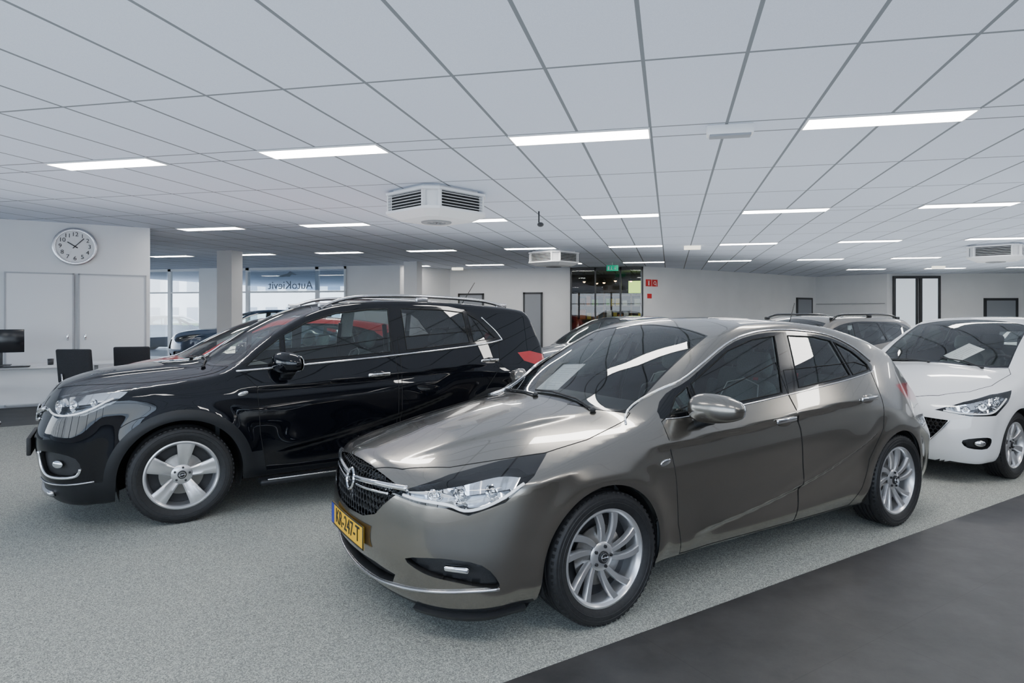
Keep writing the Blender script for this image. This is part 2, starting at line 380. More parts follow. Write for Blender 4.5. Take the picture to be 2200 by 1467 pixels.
    def emit(s,name,pids,m,parent,mode='both',inset=0,**kw):
        t=s.T[np.isin(s.id,pids)]
        if len(t)==0: return {}
        u,inv=np.unique(t,return_inverse=True);t=inv.reshape(-1,3);P=s.P[u];N=s.N[u];P=P-N*inset;P=P-np.array([s.sh.xm,0,0]);mir=np.array([1,-1,1])
        if mode=='both':
            N=N.copy();mid=np.abs(P[:,1])<1e-4;N[mid,1]=0
            return {0:mk(name,np.vstack([P,P*mir]),np.vstack([t,t[:,::-1]+len(P)]),m,parent,N=np.vstack([N,N*mir]),**kw)}
        pr=parent if isinstance(parent,dict) else {1:parent,-1:parent}
        return {1:mk(name,P,t,m,pr[1],N=N,**kw),-1:mk(name,P*mir,t[:,::-1],m,pr[-1],N=N*mir,**kw)}
    def recess(s,name,pid,depth,m,parent,mode='side',wallm=None,dirv=None):
        pids=pid if isinstance(pid,(list,tuple)) else [pid];t=s.T[np.isin(s.id,pids)]
        if len(t)==0:return {}
        e=np.vstack([t[:,[0,1]],t[:,[1,2]],t[:,[2,0]]]);es=np.sort(e,1);k,inv,cnt=np.unique(es,axis=0,return_inverse=True,return_counts=True);inv=inv.ravel();b=e[cnt[inv]==1]
        kind,poly=s.polys[pids[0]];uv=s.sh.uv(kind,s.P);mp=(uv[b[:,0]]+uv[b[:,1]])/2;dist=np.full(len(mp),9.)
        for i in range(len(poly)):
            a=poly[i];c=poly[(i+1)%len(poly)];d=c-a;l2=max(d@d,1e-12);q=np.clip(((mp-a)@d)/l2,0,1);dist=np.minimum(dist,np.linalg.norm(mp-a-q[:,None]*d,axis=1))
        b=b[(dist<2e-3)&(np.abs(s.P[b[:,0],1])>1e-4)]
        u,inv=np.unique(t,return_inverse=True);lut={int(a):i for i,a in enumerate(u)};P=s.P[u];n=len(P)
        I=P-(s.N[u] if dirv is None else np.array(dirv))*depth
        V=np.vstack([I,P])-np.array([s.sh.xm,0,0]);Fc=[tuple(f) for f in inv.reshape(-1,3)]
        for a,c in b: a=lut[int(a)];c=lut[int(c)];Fc.append((a,c,c+n,a+n))
        out={};pr=parent if isinstance(parent,dict) else {1:parent,-1:parent,0:parent};mir=np.array([1,-1,1])
        if mode=='both':
            o=mk(name,np.vstack([V,V*mir]),Fc+[tuple(i+2*n for i in f)[::-1] for f in Fc],m,pr[0],smooth=True);return {0:o}
        for sg in(1,-1):
            W=V*np.array([1,sg,1]);out[sg]=mk(name,W,Fc if sg==1 else [f[::-1] for f in Fc],m,pr[sg],smooth=True)
        return out
# ---------------------------------------------------------------- wheels
def wheel_meshes(R,w,rr,style):
    h=w/2
    prof=[(-h*.72,rr-.004),(-h*.86,rr+.012),(-h*.98,rr+(R-rr)*.38),(-h,rr+(R-rr)*.55),(-h*.97,rr+(R-rr)*.80),(-h*.90,R-.012),(-h*.80,R-.004),(-h*.72,R-.001)]
    for g in (-.42,-.14,.14,.42):
        c=g*h; prof+=[(c-h*.06,R),(c-h*.045,R-.008),(c+h*.045,R-.008),(c+h*.06,R)]
    prof+=[(-q[0],q[1]) for q in prof[7::-1]]
    t=G();t.add(*lathe(prof,72))
    for i in range(64):
        a=2*math.pi*(i+.5)/64
        for sy in(-1,1):
            V,Fc=vbox((R-.0085,sy*h*.80,0),(.012,h*.14,.016));t.add(V,Fc,0,Matrix.Rotation(a,4,'Y'))
    for rb in(.42,.66):
        t.add(*tube([((rr+(R-rr)*rb)*math.cos(a),-h*.985,(rr+(R-rr)*rb)*math.sin(a)) for a in np.linspace(0,2*math.pi,72,endpoint=False)],.0022,4,True))
    r=G();fo=-h*.80
    r.add(*lathe([(fo+.012,rr+.004),(fo-.004,rr+.006),(fo-.006,rr-.003),(fo+.004,rr-.014),(fo+.02,rr-.020),(fo+.07,rr-.03),(h*.8,rr-.012)],72))
    def spoke(a0,skew,wf,yf,r0,r1,th=.03,chan=0):
        V=[];Fc=[];K=9
        for i in range(K):
            q=i/(K-1);rad=r0+(r1-r0)*q;a=a0+skew*q;ww=wf(q)/2;y=yf(q)
            sec=[(-ww,y+th),(-ww,y+.007),(-ww*.72,y),(-.0001-ww*.3,y+chan),(ww*.3,y+chan),(ww*.72,y),(ww,y+.007),(ww,y+th)]
            for sx,sy in sec:
                V.append((rad*math.cos(a)-sx*math.sin(a),sy,rad*math.sin(a)+sx*math.cos(a)))
        n=8
        for i in range(K-1):
            for j in range(n): Fc.append((i*n+j,i*n+(j+1)%n,(i+1)*n+(j+1)%n,(i+1)*n+j))
        r.add(V,Fc)
    yf=lambda q:fo+.022-.018*math.sin(q*math.pi/2)+.012*(1-q)**2
    if style=='turbine':
        for i in range(5):
            a=2*math.pi*i/5+.2
            spoke(a-.26,.36,lambda q:.024+.018*q,yf,.05,rr-.010)
            spoke(a+.26,.30,lambda q:.024+.018*q,lambda q:yf(q)+.003,.05,rr-.010)
    elif style=='five':
        for i in range(5): spoke(2*math.pi*i/5+math.pi/2,0,lambda q:.062+.062*q**1.3,yf,.045,rr-.010,.035,.003)
    else:
        for i in range(7):
            a=2*math.pi*i/7;spoke(a,.10,lambda q:.024+.018*q,yf,.05,rr-.01);spoke(a+.25,-.05,lambda q:.02+.014*q,yf,.05,rr-.01)
    r.add(*lathe([(fo+.035,.068),(fo+.030,.070),(fo+.026,.064),(fo+.022,.045),(fo+.020,.034),(fo+.018,.0005)],40))
    d=G()
    d.add(*lathe([(-.02,.145),(-.028,.145),(-.03,.10),(-.045,.075),(-.045,.001)],48),0)
    c=G()
    c.add(*lathe([(fo+.019,.030),(fo+.010,.029),(fo+.007,.024),(fo+.006,.0005)],32),0)
    for i in range(5):
        a=2*math.pi*i/5+.3;V,Fc=lathe([(0,.009),(-.012,.008),(-.014,.0005)],6);c.add(V,Fc,0,Matrix.Translation((.050*math.cos(a),fo+.026,.050*math.sin(a))))
    e=G();e.add(*tube([(.019*math.cos(a),fo+.005,.019*math.sin(a)) for a in np.linspace(0,2*math.pi,28,endpoint=False)],.0022,5,True))
    e.add(*tube([(-.022,fo+.005,-.005),(.004,fo+.005,-.001),(-.004,fo+.005,.001),(.022,fo+.005,.005)],.002,4))
    b=G();b.add(*lathe([(.0,rr-.02),(.0,.04)],40),0)
    return t,r,d,c,e,b
WH={}
def add_wheels(sh,root,R,w,rr,style,yc):
    key=style+str(R)
    if key not in WH:
        t,r,d,c,e,b=wheel_meshes(R,w,rr,style)
        L=[t.obj('tyre',M['rubber'],auto=40),r.obj('rim',M['rim'],auto=38),d.obj('brake_disc',M['steel'],auto=35),c.obj('hub_cap',M['rimdark'],auto=35),e.obj('emblem',M['chrome'],auto=60),b.obj('wheel_barrel',M['rimdark'])]
        WH[key]=[(o.name.split('.')[0],o.data) for o in L]
        for o in L: bpy.data.objects.remove(o)
    for cx in(sh.fa,sh.ra):
        for sg in(-1,1):
            e=empty('wheel',(cx-sh.xm,sg*yc,R),(0,random.uniform(0,1.2) if style!='five' else .12,0) if sg==-1 else (0,.3,math.pi),root)
            for n,me in WH[key]:
                o=bpy.data.objects.new(n,me);SC.objects.link(o);o.parent=e
# ---------------------------------------------------------------- specs
P0=[(0,-.2),(.15,-.12),(.22,-.07),(.3,-.035),(.4,-.02),(.55,-.008),(.68,0),(.8,-.003),(.9,-.014),(1.0,-.04),(1.2,-.06)]
ASTRA=dict(L=4.37,fa=.905,ra=3.567,rw=.322,rarch=.357,flare=.014,tum=.44,q=(.20,.36,.06,.22),kr=.04,bulge=(.28,.20,.014),
 T=[(-.15,.66),(-.07,.715),(-.02,.755),(.05,.785),(.15,.812),(.3,.845),(.6,.91),(.9,.965),(1.12,1.0),(1.2,1.03),(1.5,1.20),(1.8,1.345),(2.0,1.42),(2.25,1.47),(2.6,1.482),(3.0,1.455),(3.4,1.385),(3.75,1.30),(3.95,1.235),(4.02,1.17),(4.15,1.07),(4.27,.97),(4.33,.9),(4.4,.8)],
 crown=[(0,.13),(1,.13),(1.4,.08),(2,.09),(3.5,.09),(4.37,.08)],shift=[(0,.2),(1.8,.22),(2.5,0),(3.4,0),(3.8,-.15),(4.4,-.15)],
 Wp=[(0,.84),(.4,.875),(.9,.90),(1.5,.895),(2.2,.90),(2.8,.905),(3.4,.91),(3.8,.895),(4.1,.85),(4.37,.78)],
 zb=[(0,.86),(.9,.90),(1.5,.945),(2.5,1.01),(3.3,1.07),(3.9,1.08),(4.3,1.06)],P=P0,
 Wg=[(0,.86),(1.2,.83),(1.6,.835),(2.2,.845),(2.8,.845),(3.3,.82),(3.8,.73),(4.2,.60)],
 F=[(0,.08),(.13,.03),(.2,-.02),(.3,-.055),(.42,-.08),(.52,-.072),(.6,-.06),(.7,-.038),(.78,.0),(.86,.08)],R=[(0,.2),(.2,.08),(.35,.02),(.5,0),(.7,.02),(.9,.05),(1.2,.08),(1.5,.1)],B=[(0,.15),(.5,.15),(.6,.19),(3.7,.19),(4.37,.26)],
 crease=[([(1.0,.80),(1.6,.83),(2.3,.87),(3.2,.935),(4.0,.985)],.016,.10,1.1,4.2),([(1.4,.30),(2.0,.37),(2.6,.48),(3.1,.62),(3.4,.75)],.020,.13,1.5,3.35)])
MOKKA=dict(L=4.275,fa=.90,ra=3.455,rw=.345,rarch=.40,flare=.02,tum=.35,q=(.12,.30,.06,.2),kr=.04,bulge=(.30,.15,.018),
 T=[(0,.78),(.06,.90),(.15,.985),(.4,1.05),(.8,1.095),(1.05,1.12),(1.15,1.155),(1.3,1.26),(1.5,1.39),(1.8,1.535),(2.0,1.59),(2.3,1.625),(2.7,1.635),(3.1,1.625),(3.5,1.60),(3.9,1.565),(4.03,1.53),(4.09,1.40),(4.15,1.22),(4.2,1.08),(4.25,.95)],
 crown=[(0,.13),(1,.13),(1.4,.06),(2,.045),(4.3,.05)],shift=[(0,.2),(1.8,.2),(2.5,0),(3.4,0),(3.8,-.12),(4.4,-.12)],
 Wp=[(0,.82),(.4,.86),(.9,.885),(1.5,.88),(2.2,.885),(2.8,.89),(3.4,.89),(3.8,.87),(4.1,.83),(4.3,.76)],
 zb=[(0,.99),(.9,1.04),(1.5,1.075),(2.5,1.14),(3.3,1.20),(3.8,1.23),(4.3,1.24)],P=P0,
 Wg=[(0,.86),(1.2,.82),(1.6,.82),(2.2,.825),(2.8,.825),(3.3,.81),(3.8,.76),(4.2,.68)],
 F=[(0,.2),(.2,.10),(.3,.05),(.45,.015),(.6,0),(.75,.02),(.85,.04),(.95,.09)],R=[(0,.2),(.2,.08),(.35,.02),(.5,0),(.7,.02),(.9,.03),(1.2,.06),(1.6,.1)],B=[(0,.20),(.5,.19),(.6,.25),(3.7,.25),(4.3,.3)],
 crease=[([(1.3,.93),(2.3,.97),(3.3,1.04),(4.1,1.10)],.012,.09,1.2,4.2),([(1.4,.42),(2.0,.52),(2.6,.66),(3.1,.82)],.018,.13,1.45,3.1)])
I20=dict(L=4.035,fa=.80,ra=3.37,rw=.305,rarch=.345,flare=.012,tum=.42,q=(.11,.30,.06,.2),
 T=[(0,.66),(.05,.72),(.12,.78),(.3,.85),(.6,.93),(.85,.975),(1.0,1.0),(1.08,1.04),(1.4,1.22),(1.7,1.36),(1.9,1.43),(2.15,1.465),(2.5,1.474),(2.9,1.46),(3.3,1.42),(3.6,1.37),(3.75,1.32),(3.82,1.22),(3.9,1.08),(3.97,.96),(4.0,.85)],
 crown=[(0,.13),(1,.13),(1.4,.08),(2,.09),(4,.08)],shift=[(0,.2),(1.8,.22),(2.5,0),(3.1,0),(3.5,-.12),(4.1,-.12)],
 Wp=[(0,.8),(.4,.845),(.9,.862),(1.5,.86),(2.8,.865),(3.3,.86),(3.7,.83),(4.03,.75)],
 zb=[(0,.86),(.9,.90),(1.5,.95),(2.5,1.0),(3.4,1.05),(4,1.06)],P=P0,
 Wg=[(0,.83),(1.2,.80),(1.6,.80),(2.2,.81),(2.8,.81),(3.2,.79),(3.6,.73),(4.0,.62)],F=[(0,.2),(.15,.12),(.2,.07),(.3,.02),(.42,0),(.55,.01),(.65,.025),(.75,.06),(.85,.12)],R=ASTRA['R'],B=[(0,.17),(.6,.18),(3.5,.19),(4,.26)])
I20['hl']=[(.38,.645),(.60,.725),(.85,.785),(1.08,.815),(1.0,.72),(.84,.615),(.62,.61)]
I20['dlo']=[(1.22,.965),(1.45,1.13),(1.75,1.27),(2.05,1.365),(2.5,1.385),(2.9,1.36),(3.2,1.29),(3.38,1.18),(3.36,1.10),(2.4,1.02),(1.4,.96)]
I20['wins']=[[(1.30,.985),(1.46,1.11),(1.75,1.25),(2.05,1.345),(2.22,1.36),(2.18,1.02)],[(2.28,1.03),(2.34,1.365),(2.7,1.355),(2.95,1.325),(2.98,1.09)],[(3.02,1.09),(3.0,1.31),(3.18,1.27),(3.33,1.17),(3.33,1.115)]]
I20['ws']=[(1.03,-.02),(1.05,.3),(1.10,.5),(1.17,.62),(1.86,.54),(1.92,.3),(1.94,-.02)]
I20['hood']=[(.08,-.02),(.11,.3),(.18,.45),(.38,.62),(.62,.70),(1.05,.69),(1.14,.64),(1.04,.5),(.99,.3),(.97,-.02)]
I20['grille']=[(-.02,.58),(.35,.58),(.585,.565),(.50,.44),(.37,.325),(-.02,.32)]
I20['fog']=[(.56,.40),(.72,.43),(.80,.41),(.76,.33),(.60,.335)]
I20['doors']=[[(1.22,.93),(1.22,.6),(1.30,.22),(2.24,.22),(2.26,.8),(2.2,1.1),(1.35,1.0)],[(2.27,.22),(2.29,.8),(2.24,1.1),(3.2,1.15),(3.2,.85),(3.0,.6),(2.95,.3),(2.88,.22)]]
I20['rwin']=[(-.02,1.33),(.45,1.31),(.55,1.08),(-.02,1.06)]
I20['tl']=[(1.0,1.02),(.75,1.02),(.5,.98),(.5,.85),(.75,.82),(.95,.9)]
ASTRA['hl']=[(.300,.665),(.389,.70),(.573,.762),(.778,.805),(.99,.835),(.965,.765),(.856,.665),(.70,.612),(.601,.640),(.45,.648)]
ASTRA['bez']=[(.36,.715),(.45,.718),(.60,.752),(.78,.785),(.88,.785),(.93,.77),(.97,.775),(1.05,.9),(.3,.9)]
ASTRA['dlo']=[(1.33,.95),(1.46,1.065),(1.62,1.135),(2.0,1.305),(2.25,1.365),(2.5,1.385),(2.8,1.372),(3.05,1.335),(3.27,1.25),(3.42,1.15),(3.42,1.115),(3.3,1.092),(2.5,1.022),(1.6,.957)]
ASTRA['wins']=[[(1.40,.968),(1.48,1.048),(1.585,1.098),(1.585,.972)],[(1.62,.974),(1.62,1.112),(2.0,1.282),(2.25,1.342),(2.47,1.36),(2.33,1.022)],[(2.50,1.040),(2.60,1.36),(2.85,1.348),(3.02,1.317),(3.08,1.088)],[(3.115,1.090),(3.055,1.308),(3.22,1.243),(3.36,1.145),(3.35,1.112)]]
ASTRA['ws']=[(1.12,-.02),(1.14,.3),(1.19,.5),(1.26,.64),(1.97,.55),(2.01,.3),(2.03,-.02)]
ASTRA['hood']=[(-.02,-.02),(.0,.2),(.07,.38),(.24,.545),(.46,.64),(.66,.725),(.9,.745),(1.18,.705),(1.25,.67),(1.16,.5),(1.10,.3),(1.08,-.02)]
ASTRA['grille']=[(-.02,.748),(.15,.743),(.3,.727),(.42,.708),(.52,.70),(.44,.655),(.37,.60),(.32,.55),(.2,.515),(-.02,.505)]
ASTRA['intake']=[(-.02,.315),(.3,.318),(.46,.30),(.42,.25),(.3,.232),(-.02,.225)]
ASTRA['fog']=[(.40,.40),(.585,.425),(.76,.398),(.83,.31),(.80,.290),(.65,.318),(.50,.345)]
ASTRA['doors']=[[(1.33,.935),(1.36,.71),(1.40,.40),(1.46,.215),(2.45,.215),(2.43,.8),(2.38,1.0),(2.38,1.2),(1.7,1.03),(1.4,.97)],[(2.455,.215),(2.435,.8),(2.385,1.0),(2.42,1.15),(3.2,1.17),(3.37,1.13),(3.37,.90),(3.33,.72),(3.18,.52),(3.12,.33),(3.05,.215)]]
ASTRA['rwin']=[(-.02,1.22),(.45,1.20),(.55,1.02),(-.02,1.0)]
ASTRA['tl']=[(1.02,.985),(.80,.975),(.35,.95),(.35,.85),(.75,.83),(.95,.88)]
MOKKA['hl']=[(.33,.845),(.42,.905),(.62,.955),(.85,.99),(1.02,.995),(.95,.89),(.81,.815),(.56,.80),(.40,.81)]
MOKKA['dlo']=[(1.26,1.085),(1.42,1.225),(1.60,1.35),(1.80,1.455),(2.05,1.53),(2.4,1.565),(2.7,1.57),(3.0,1.56),(3.28,1.53),(3.40,1.45),(3.58,1.27),(3.3,1.225),(2.5,1.16),(1.7,1.108)]
MOKKA['wins']=[[(1.33,1.105),(1.44,1.205),(1.585,1.31),(1.585,1.12)],[(1.62,1.125),(1.62,1.335),(1.80,1.432),(2.05,1.508),(2.35,1.543),(2.50,1.548),(2.48,1.178)],[(2.62,1.19),(2.62,1.55),(3.0,1.54),(3.22,1.515),(3.24,1.24)],[(3.28,1.245),(3.265,1.505),(3.37,1.44),(3.52,1.275)]]
MOKKA['ws']=[(1.08,-.02),(1.10,.3),(1.15,.5),(1.23,.66),(1.88,.57),(1.93,.3),(1.95,-.02)]
MOKKA['hood']=[(.12,-.02),(.15,.3),(.28,.46),(.45,.60),(.66,.70),(.9,.74),(1.12,.72),(1.22,.69),(1.12,.5),(1.06,.3),(1.04,-.02)]
MOKKA['grille']=[(-.02,.86),(.3,.85),(.42,.82),(.40,.68),(.32,.62),(-.02,.61)]
MOKKA['intake']=[(-.02,.50),(.38,.50),(.42,.42),(.36,.34),(-.02,.33)]
MOKKA['fog']=[(.44,.55),(.60,.57),(.77,.53),(.78,.42),(.60,.40),(.46,.42)]
MOKKA['doors']=[[(1.30,1.06),(1.40,.95),(1.42,.6),(1.47,.30),(2.50,.30),(2.52,.9),(2.50,1.3),(1.7,1.2),(1.3,1.12)],[(2.53,.30),(2.55,.9),(2.55,1.3),(3.4,1.35),(3.56,1.26),(3.52,1.0),(3.35,.80),(3.10,.68),(3.02,.45),(2.98,.30)]]
MOKKA['rwin']=[(-.02,1.46),(.45,1.44),(.55,1.18),(-.02,1.16)]
MOKKA['tl']=[(.93,1.13),(.80,1.14),(.66,1.10),(.66,1.0),(.75,.99),(.90,1.05)]
# ---------------------------------------------------------------- build a car
def build_car(sp,mid,paint,label,hero=1,style='turbine',R=.317,w=.215,rr=.228,rot=math.pi/4,tint='glass',yc=None,group=None,rails=None,seats=True):
    sh=Shape(sp);res={2:(70,190,130),1:(40,110,80),0:(26,70,52)}[hero]
    S=Soup(sh,*res,.62 if sp is not MOKKA else .70);L=sh.L
    kw=dict(label=label,category='car')
    if group: kw['group']=group
    root=empty('car',(mid[0],mid[1],0),(0,0,rot),**kw)
    for cx in(sh.fa,sh.ra):
        r=sh.rarch;c=[(cx+r*math.cos(a),sh.rw+r*math.sin(a)) for a in np.linspace(0,math.pi,40 if hero else 20)]
        S.cut('arch',c+[(cx-r-.015,-.1),(cx+r+.015,-.1)],-1)
    if sp is MOKKA:
        for cx in(sh.fa,sh.ra):
            c=[(cx+.475*math.cos(a),sh.rw+.475*math.sin(a)) for a in np.linspace(-.25,math.pi+.25,40)];S.cut('side',c,30)
        S.cut('side',[(1.2,.46),(3.2,.49),(3.2,.1),(1.2,.1)],30);S.cut('side',[(3.85,.42),(4.4,.45),(4.4,.1),(3.8,.1)],30)
        S.cut('fo',[(-.1,.34),(.9,.36),(.98,.1),(-.1,.1)],30)
    if sp is ASTRA:
        S.cut('fo',[(-.1,.185),(.6,.185),(.955,.20),(.975,.1),(-.1,.1)],30)
    S.cut('side',cr(sp['dlo'],True,3),10)
    for i,wn in enumerate(sp['wins']): S.cut('side',wn,11+i,(10,))
    wsp=np.array(sp['ws'],float);ce=wsp.mean(0);wo=(wsp-ce)*np.array([1.05,1.05])+ce;wo[[0,-1],1]=-.03;wo[:,0]-=.012
    S.cut('top',wo,20);S.cut('top',wsp,21,(20,))
    rw_=np.array(sp['rwin'],float);S.cut('rear',rw_*np.array([1.06,1])+np.array([0,0]),22);S.cut('rear',[(-.02,rw_[0][1]-.02),(rw_[1][0]-.02,rw_[1][1]-.02),(rw_[2][0]-.03,rw_[2][1]+.02),(-.02,rw_[3][1]+.02)],23,(22,))
    S.cut('front',sp['grille'],41)
    if 'intake' in sp: S.cut('front',sp['intake'],42)
    S.cut('fo',sp['hl'],43,(0,41));S.cut('fo',cr(sp['fog'],True,3),44,(0,));S.cut('ro',sp['tl'],45)
    if 'bez' in sp and hero: S.cut('fo',sp['bez'],46,(43,))
    S.cut('top',sp['hood'],50)
    if hero:
        for i,d in enumerate(sp['doors']): S.cut('side',d,60+i,(0,30) if sp is MOKKA else (0,))
    Pc=S.P[S.T].mean(1);Nc=S.N[S.T].mean(1);S.id=np.where((S.id==0)&(Nc[:,2]<-.75)&(Pc[:,2]<.4),70,S.id)
    S.finish()
    S.emit('body',[0],paint,root);S.emit('hood',[50],paint,root)
    S.emit('underbody',[70],M['plastic'],root);S.emit('cladding',[30],M['clad'],root)
    S.emit('window_trim',[10],M['black'],root,'side')
    dr=[{1:root,-1:root}]*2
    if hero:
        dr=[S.emit('door',[60+i],paint,root,'side') for i in range(2)]
    g=M[tint]
    nw=len(sp['wins'])
    for i in range(nw):
        front=(i<(nw-2) if nw>3 else i==0)
        par=dr[0] if front else dr[1]
        S.emit('window_pane',[11+i],M['glass'] if front else g,par,'side',.003)
    S.emit('windshield_frame',[20],M['black'],root);S.emit('windshield',[21],M['ws'],root,inset=.002)
    S.emit('rear_window_frame',[22],M['black'],root);S.emit('rear_window',[23],g,root,inset=.002)
    S.recess('grille',41,.035,M['black'],root,'both')
    if 'intake' in sp:S.recess('lower_intake',42,.04,M['plastic'],root,'both')
    hl=S.emit('headlight',[43],M['lens'],root,'side')
    S.emit('lamp_bezel',[46],M['black'],hl,'side')
    S.recess('lamp_housing',[43,46],.055,M['house'],hl,'side')
    fg=S.recess('fog_lamp_recess',44,.03,M['plastic'],root,'side')
    S.emit('tail_light',[45],M['redlamp'],root,'side')
    # lining: dark below the belt line, light grey headliner and pillar trims above it
    mir=np.array([1,-1,1]);t0=S.T[~np.isin(S.id,[-1,11,12,13,14,20,21,23,43,44,41,42,45,46,70])];cx_=S.P[t0][:,:,0].mean(1);t0=t0[(cx_>1.25)&(cx_<L-.25)]
    up=S.P[t0][:,:,2].mean(1)>sh.zb(S.P[t0][:,:,0].mean(1))+.12
    for nm_,sel_,mm_ in(('cabin_lining',~up,M['lining']),('headliner',up,M['headliner'])):
        t=t0[sel_];u,inv=np.unique(t,return_inverse=True);t=inv.reshape(-1,3);P=S.P[u]-S.N[u]*.022-np.array([sh.xm,0,0])
        mk(nm_,np.vstack([P,P*mir]),np.vstack([t,t[:,::-1]+len(P)]),mm_,root)
    X=sh.xm
    def P3(kind,pts,off=0,sg=1):
        q=sh.proj(kind,pts,off)-np.array([X,0,0]);return q*np.array([1,sg,1])
    # cabin floor
    zf=.25;gg=G();gg.add(*vbox(((1.1+L-.3)/2-X,0,zf),(L-1.4,1.0,.02)));gg.obj('cabin_floor',M['lining'],root,False)
    gg=G();gg.add(*vbox((1.15-X,0,.6),(.03,1.35,.62)));gg.obj('firewall',M['lining'],root,False)
    # wheel arch liners
    for cx in(sh.fa,sh.ra):
        for sg in(-1,1):
            a=G();V,Fc=lathe([(.48,.06),(.48,sh.rarch+.004),(.70,sh.rarch+.004),(sh.Wp(np.array([cx]))[0]-.035,sh.rarch+.002)],28,'y',-.35,math.pi+.35);a.add(V,Fc)
            a.V=[(x+cx-X,y*sg,z+sh.rw) for x,y,z in a.V];a.obj('wheel_arch_liner',M['plastic'],root)
    add_wheels(sh,root,R,w,rr,style,yc if yc else .87-w/2)
    # tubes on surface
    if hero:
        for sg in(-1,1):
            for i,wn in enumerate(sp['wins']):
                front=(i<(nw-2) if nw>3 else i==0)
                q=G();q.add(*tube(P3('side',dens(wn,True,.05),0.0,sg),.005,5,True));q.obj('window_seal',M['seam'],(dr[0] if front else dr[1])[sg])
            for i,d in enumerate(sp['doors']):
                q=G();q.add(*tube(P3('side',dens(d,True,.04),-.001,sg),.0032,5,True));q.obj('door_gap',M['seam'],dr[i][sg])
        hp_=sp['hood'][1:-1];a=P3('top',dens(hp_,False,.04),-.001,-1)[::-1];b=P3('top',dens(hp_,False,.04),-.001,1);mid_=P3('top',[(sp['hood'][0][0],0)],-.001,1)
        q=G();q.add(*tube(np.vstack([a,mid_,b]),.0032,5));q.obj('hood_gap',M['seam'],root)
    # interior
    dz=.10 if sp is MOKKA else 0
    dash=G();V,Fc=rbox((0,0,0),(.46,1.28,.24),.09,4);dash.add(V,Fc,0,Matrix.Translation((1.47-X,0,.845+dz)));V,Fc=rbox((0,0,0),(.2,.3,.5),.05,3);dash.add(V,Fc,0,Matrix.Translation((1.72-X,0,.62+dz)));dash.obj('dashboard',M['dash'],root,auto=50)
    sw=G();ring=[(0,.185*math.cos(a),.185*math.sin(a)) for a in np.linspace(0,2*math.pi,36,endpoint=False)];mt=Matrix.Translation((1.80-X,-.36,.90+dz))@Matrix.Rotation(math.radians(-25),4,'Y')
    V,Fc=tube(ring,.015,8,True);sw.add(V,Fc,0,mt);V,Fc=rbox((-.01,0,0),(.04,.13,.12),.018,3);sw.add(V,Fc,0,mt)
    for a,b in(((0,.05,0),(0,.18,.02)),((0,-.05,0),(0,-.18,.02)),((0,0,-.04),(0,0,-.18))):
        V,Fc=tube([a,b],.014,6);sw.add(V,Fc,0,mt)
    V,Fc=tube([(-.02,0,0),(-.3,0,-.08)],.03,8);sw.add(V,Fc,0,mt);sw.obj('steering_wheel',M['dash'],root,auto=50)
    if seats:
        for sx,xs in(('seat',2.22),('rear_seat',3.02)):
            for y in((-.37,.37) if sx=='seat' else (-.42,0,.42)):
                wd=.50 if sx=='seat' else .42
                s=G();m0=Matrix.Translation((xs-X,y,.30+dz))
                V,Fc=rbox((0,0,.12),(.52,wd,.20),.07,4);s.add(V,Fc,0,m0)
                mb=m0@Matrix.Translation((.24,0,.16))@Matrix.Rotation(math.radians(18),4,'Y')
                V,Fc=rbox((0,0,.30),(.14,wd*.96,.62),.06,4);V=[(x,yy*(1-.28*max(0,(z-.25)/.36)),z) for x,yy,z in V];s.add(V,Fc,0,mb)
                for q in(-1,1):
                    V,Fc=rbox((-.06,q*wd*.40,.26),(.12,.09,.44),.04,3);s.add(V,Fc,0,mb)
                V,Fc=rbox((-.015,0,.72),(.11,.27,.18),.05,4);s.add(V,Fc,0,mb)
                for q in(-.06,.06):
                    V,Fc=tube([(0,q,.55),(0,q,.66)],.007,6);s.add(V,Fc,0,mb)
                so=s.obj(sx,M['seat'],root,auto=60)
                if hero==2 and sx=='seat':
                    p=G();V,Fc=tube([(-.125,-.17,.05),(-.125,-.18,.35),(-.1,-.13,.56),(-.09,0,.60),(-.1,.13,.56),(-.125,.18,.35),(-.125,.17,.05)],.004,5);p.add(V,Fc,0,mb);p.obj('seat_piping',M['seatpipe'],so)
        if hero==2:
            for sg in(-1,1):
                b=G();b.add(*tube(np.vstack([P3('side',[(2.47,1.30+dz*1.3)],-.06,sg),P3('side',[(2.46,.9)],-.07,sg),P3('side',[(2.44,.5)],-.07,sg)]),.02,6));b.obj('seat_belt',M['clad'],root)
    if hero:
        mx=1.575 if sp is ASTRA else (1.50 if sp is I20 else 1.60);mz=.995 if sp is ASTRA else (.985 if sp is I20 else 1.125);my=.965
        sc=1.2 if sp is not MOKKA else 1.28
        for sg in(-1,1):
            h=G();V,Fc=ellip((0,0,0),(.085,.125*min(sc,1.08),.070*sc),28,16,.78)
            V=[(x if x<0 else x*.55,y,z*(1-.18*y*1/.13)*(1 if z>0 else .82)) for x,y,z in V]
            V=[(x+.35*(y),y,z) for x,y,z in V];V=[((x+mx-X),sg*(y+my+.02),z+mz) for x,y,z in V];h.add(V,Fc)
            mo=h.obj('side_mirror',paint,root,auto=50)
            st=G();V,Fc=rbox((0,0,0),(.10,.15,.05),.02,3);V=[(x+mx-X+.02,sg*(y+.865),z+mz-.070*sc+.35*(y)) for x,y,z in V];st.add(V,Fc);st.obj('mirror_stalk',M['clad'],mo,auto=50)
            gl=G();V,Fc=ellip((0,0,0),(.004,.108*min(sc,1.08),.050*sc),24,10,.72);V=[(x+.35*y+mx-X+.047,sg*(y+my+.02),z+mz) for x,y,z in V];gl.add(V,Fc);gl.obj('mirror_glass',M['mirror'],mo)
        if sp is ASTRA: hp=[(2.29,.865),(3.19,.93)]
        elif sp is MOKKA: hp=[(2.35,.995),(3.42,1.07)]
        else: hp=[(2.10,.84),(3.0,.90)]
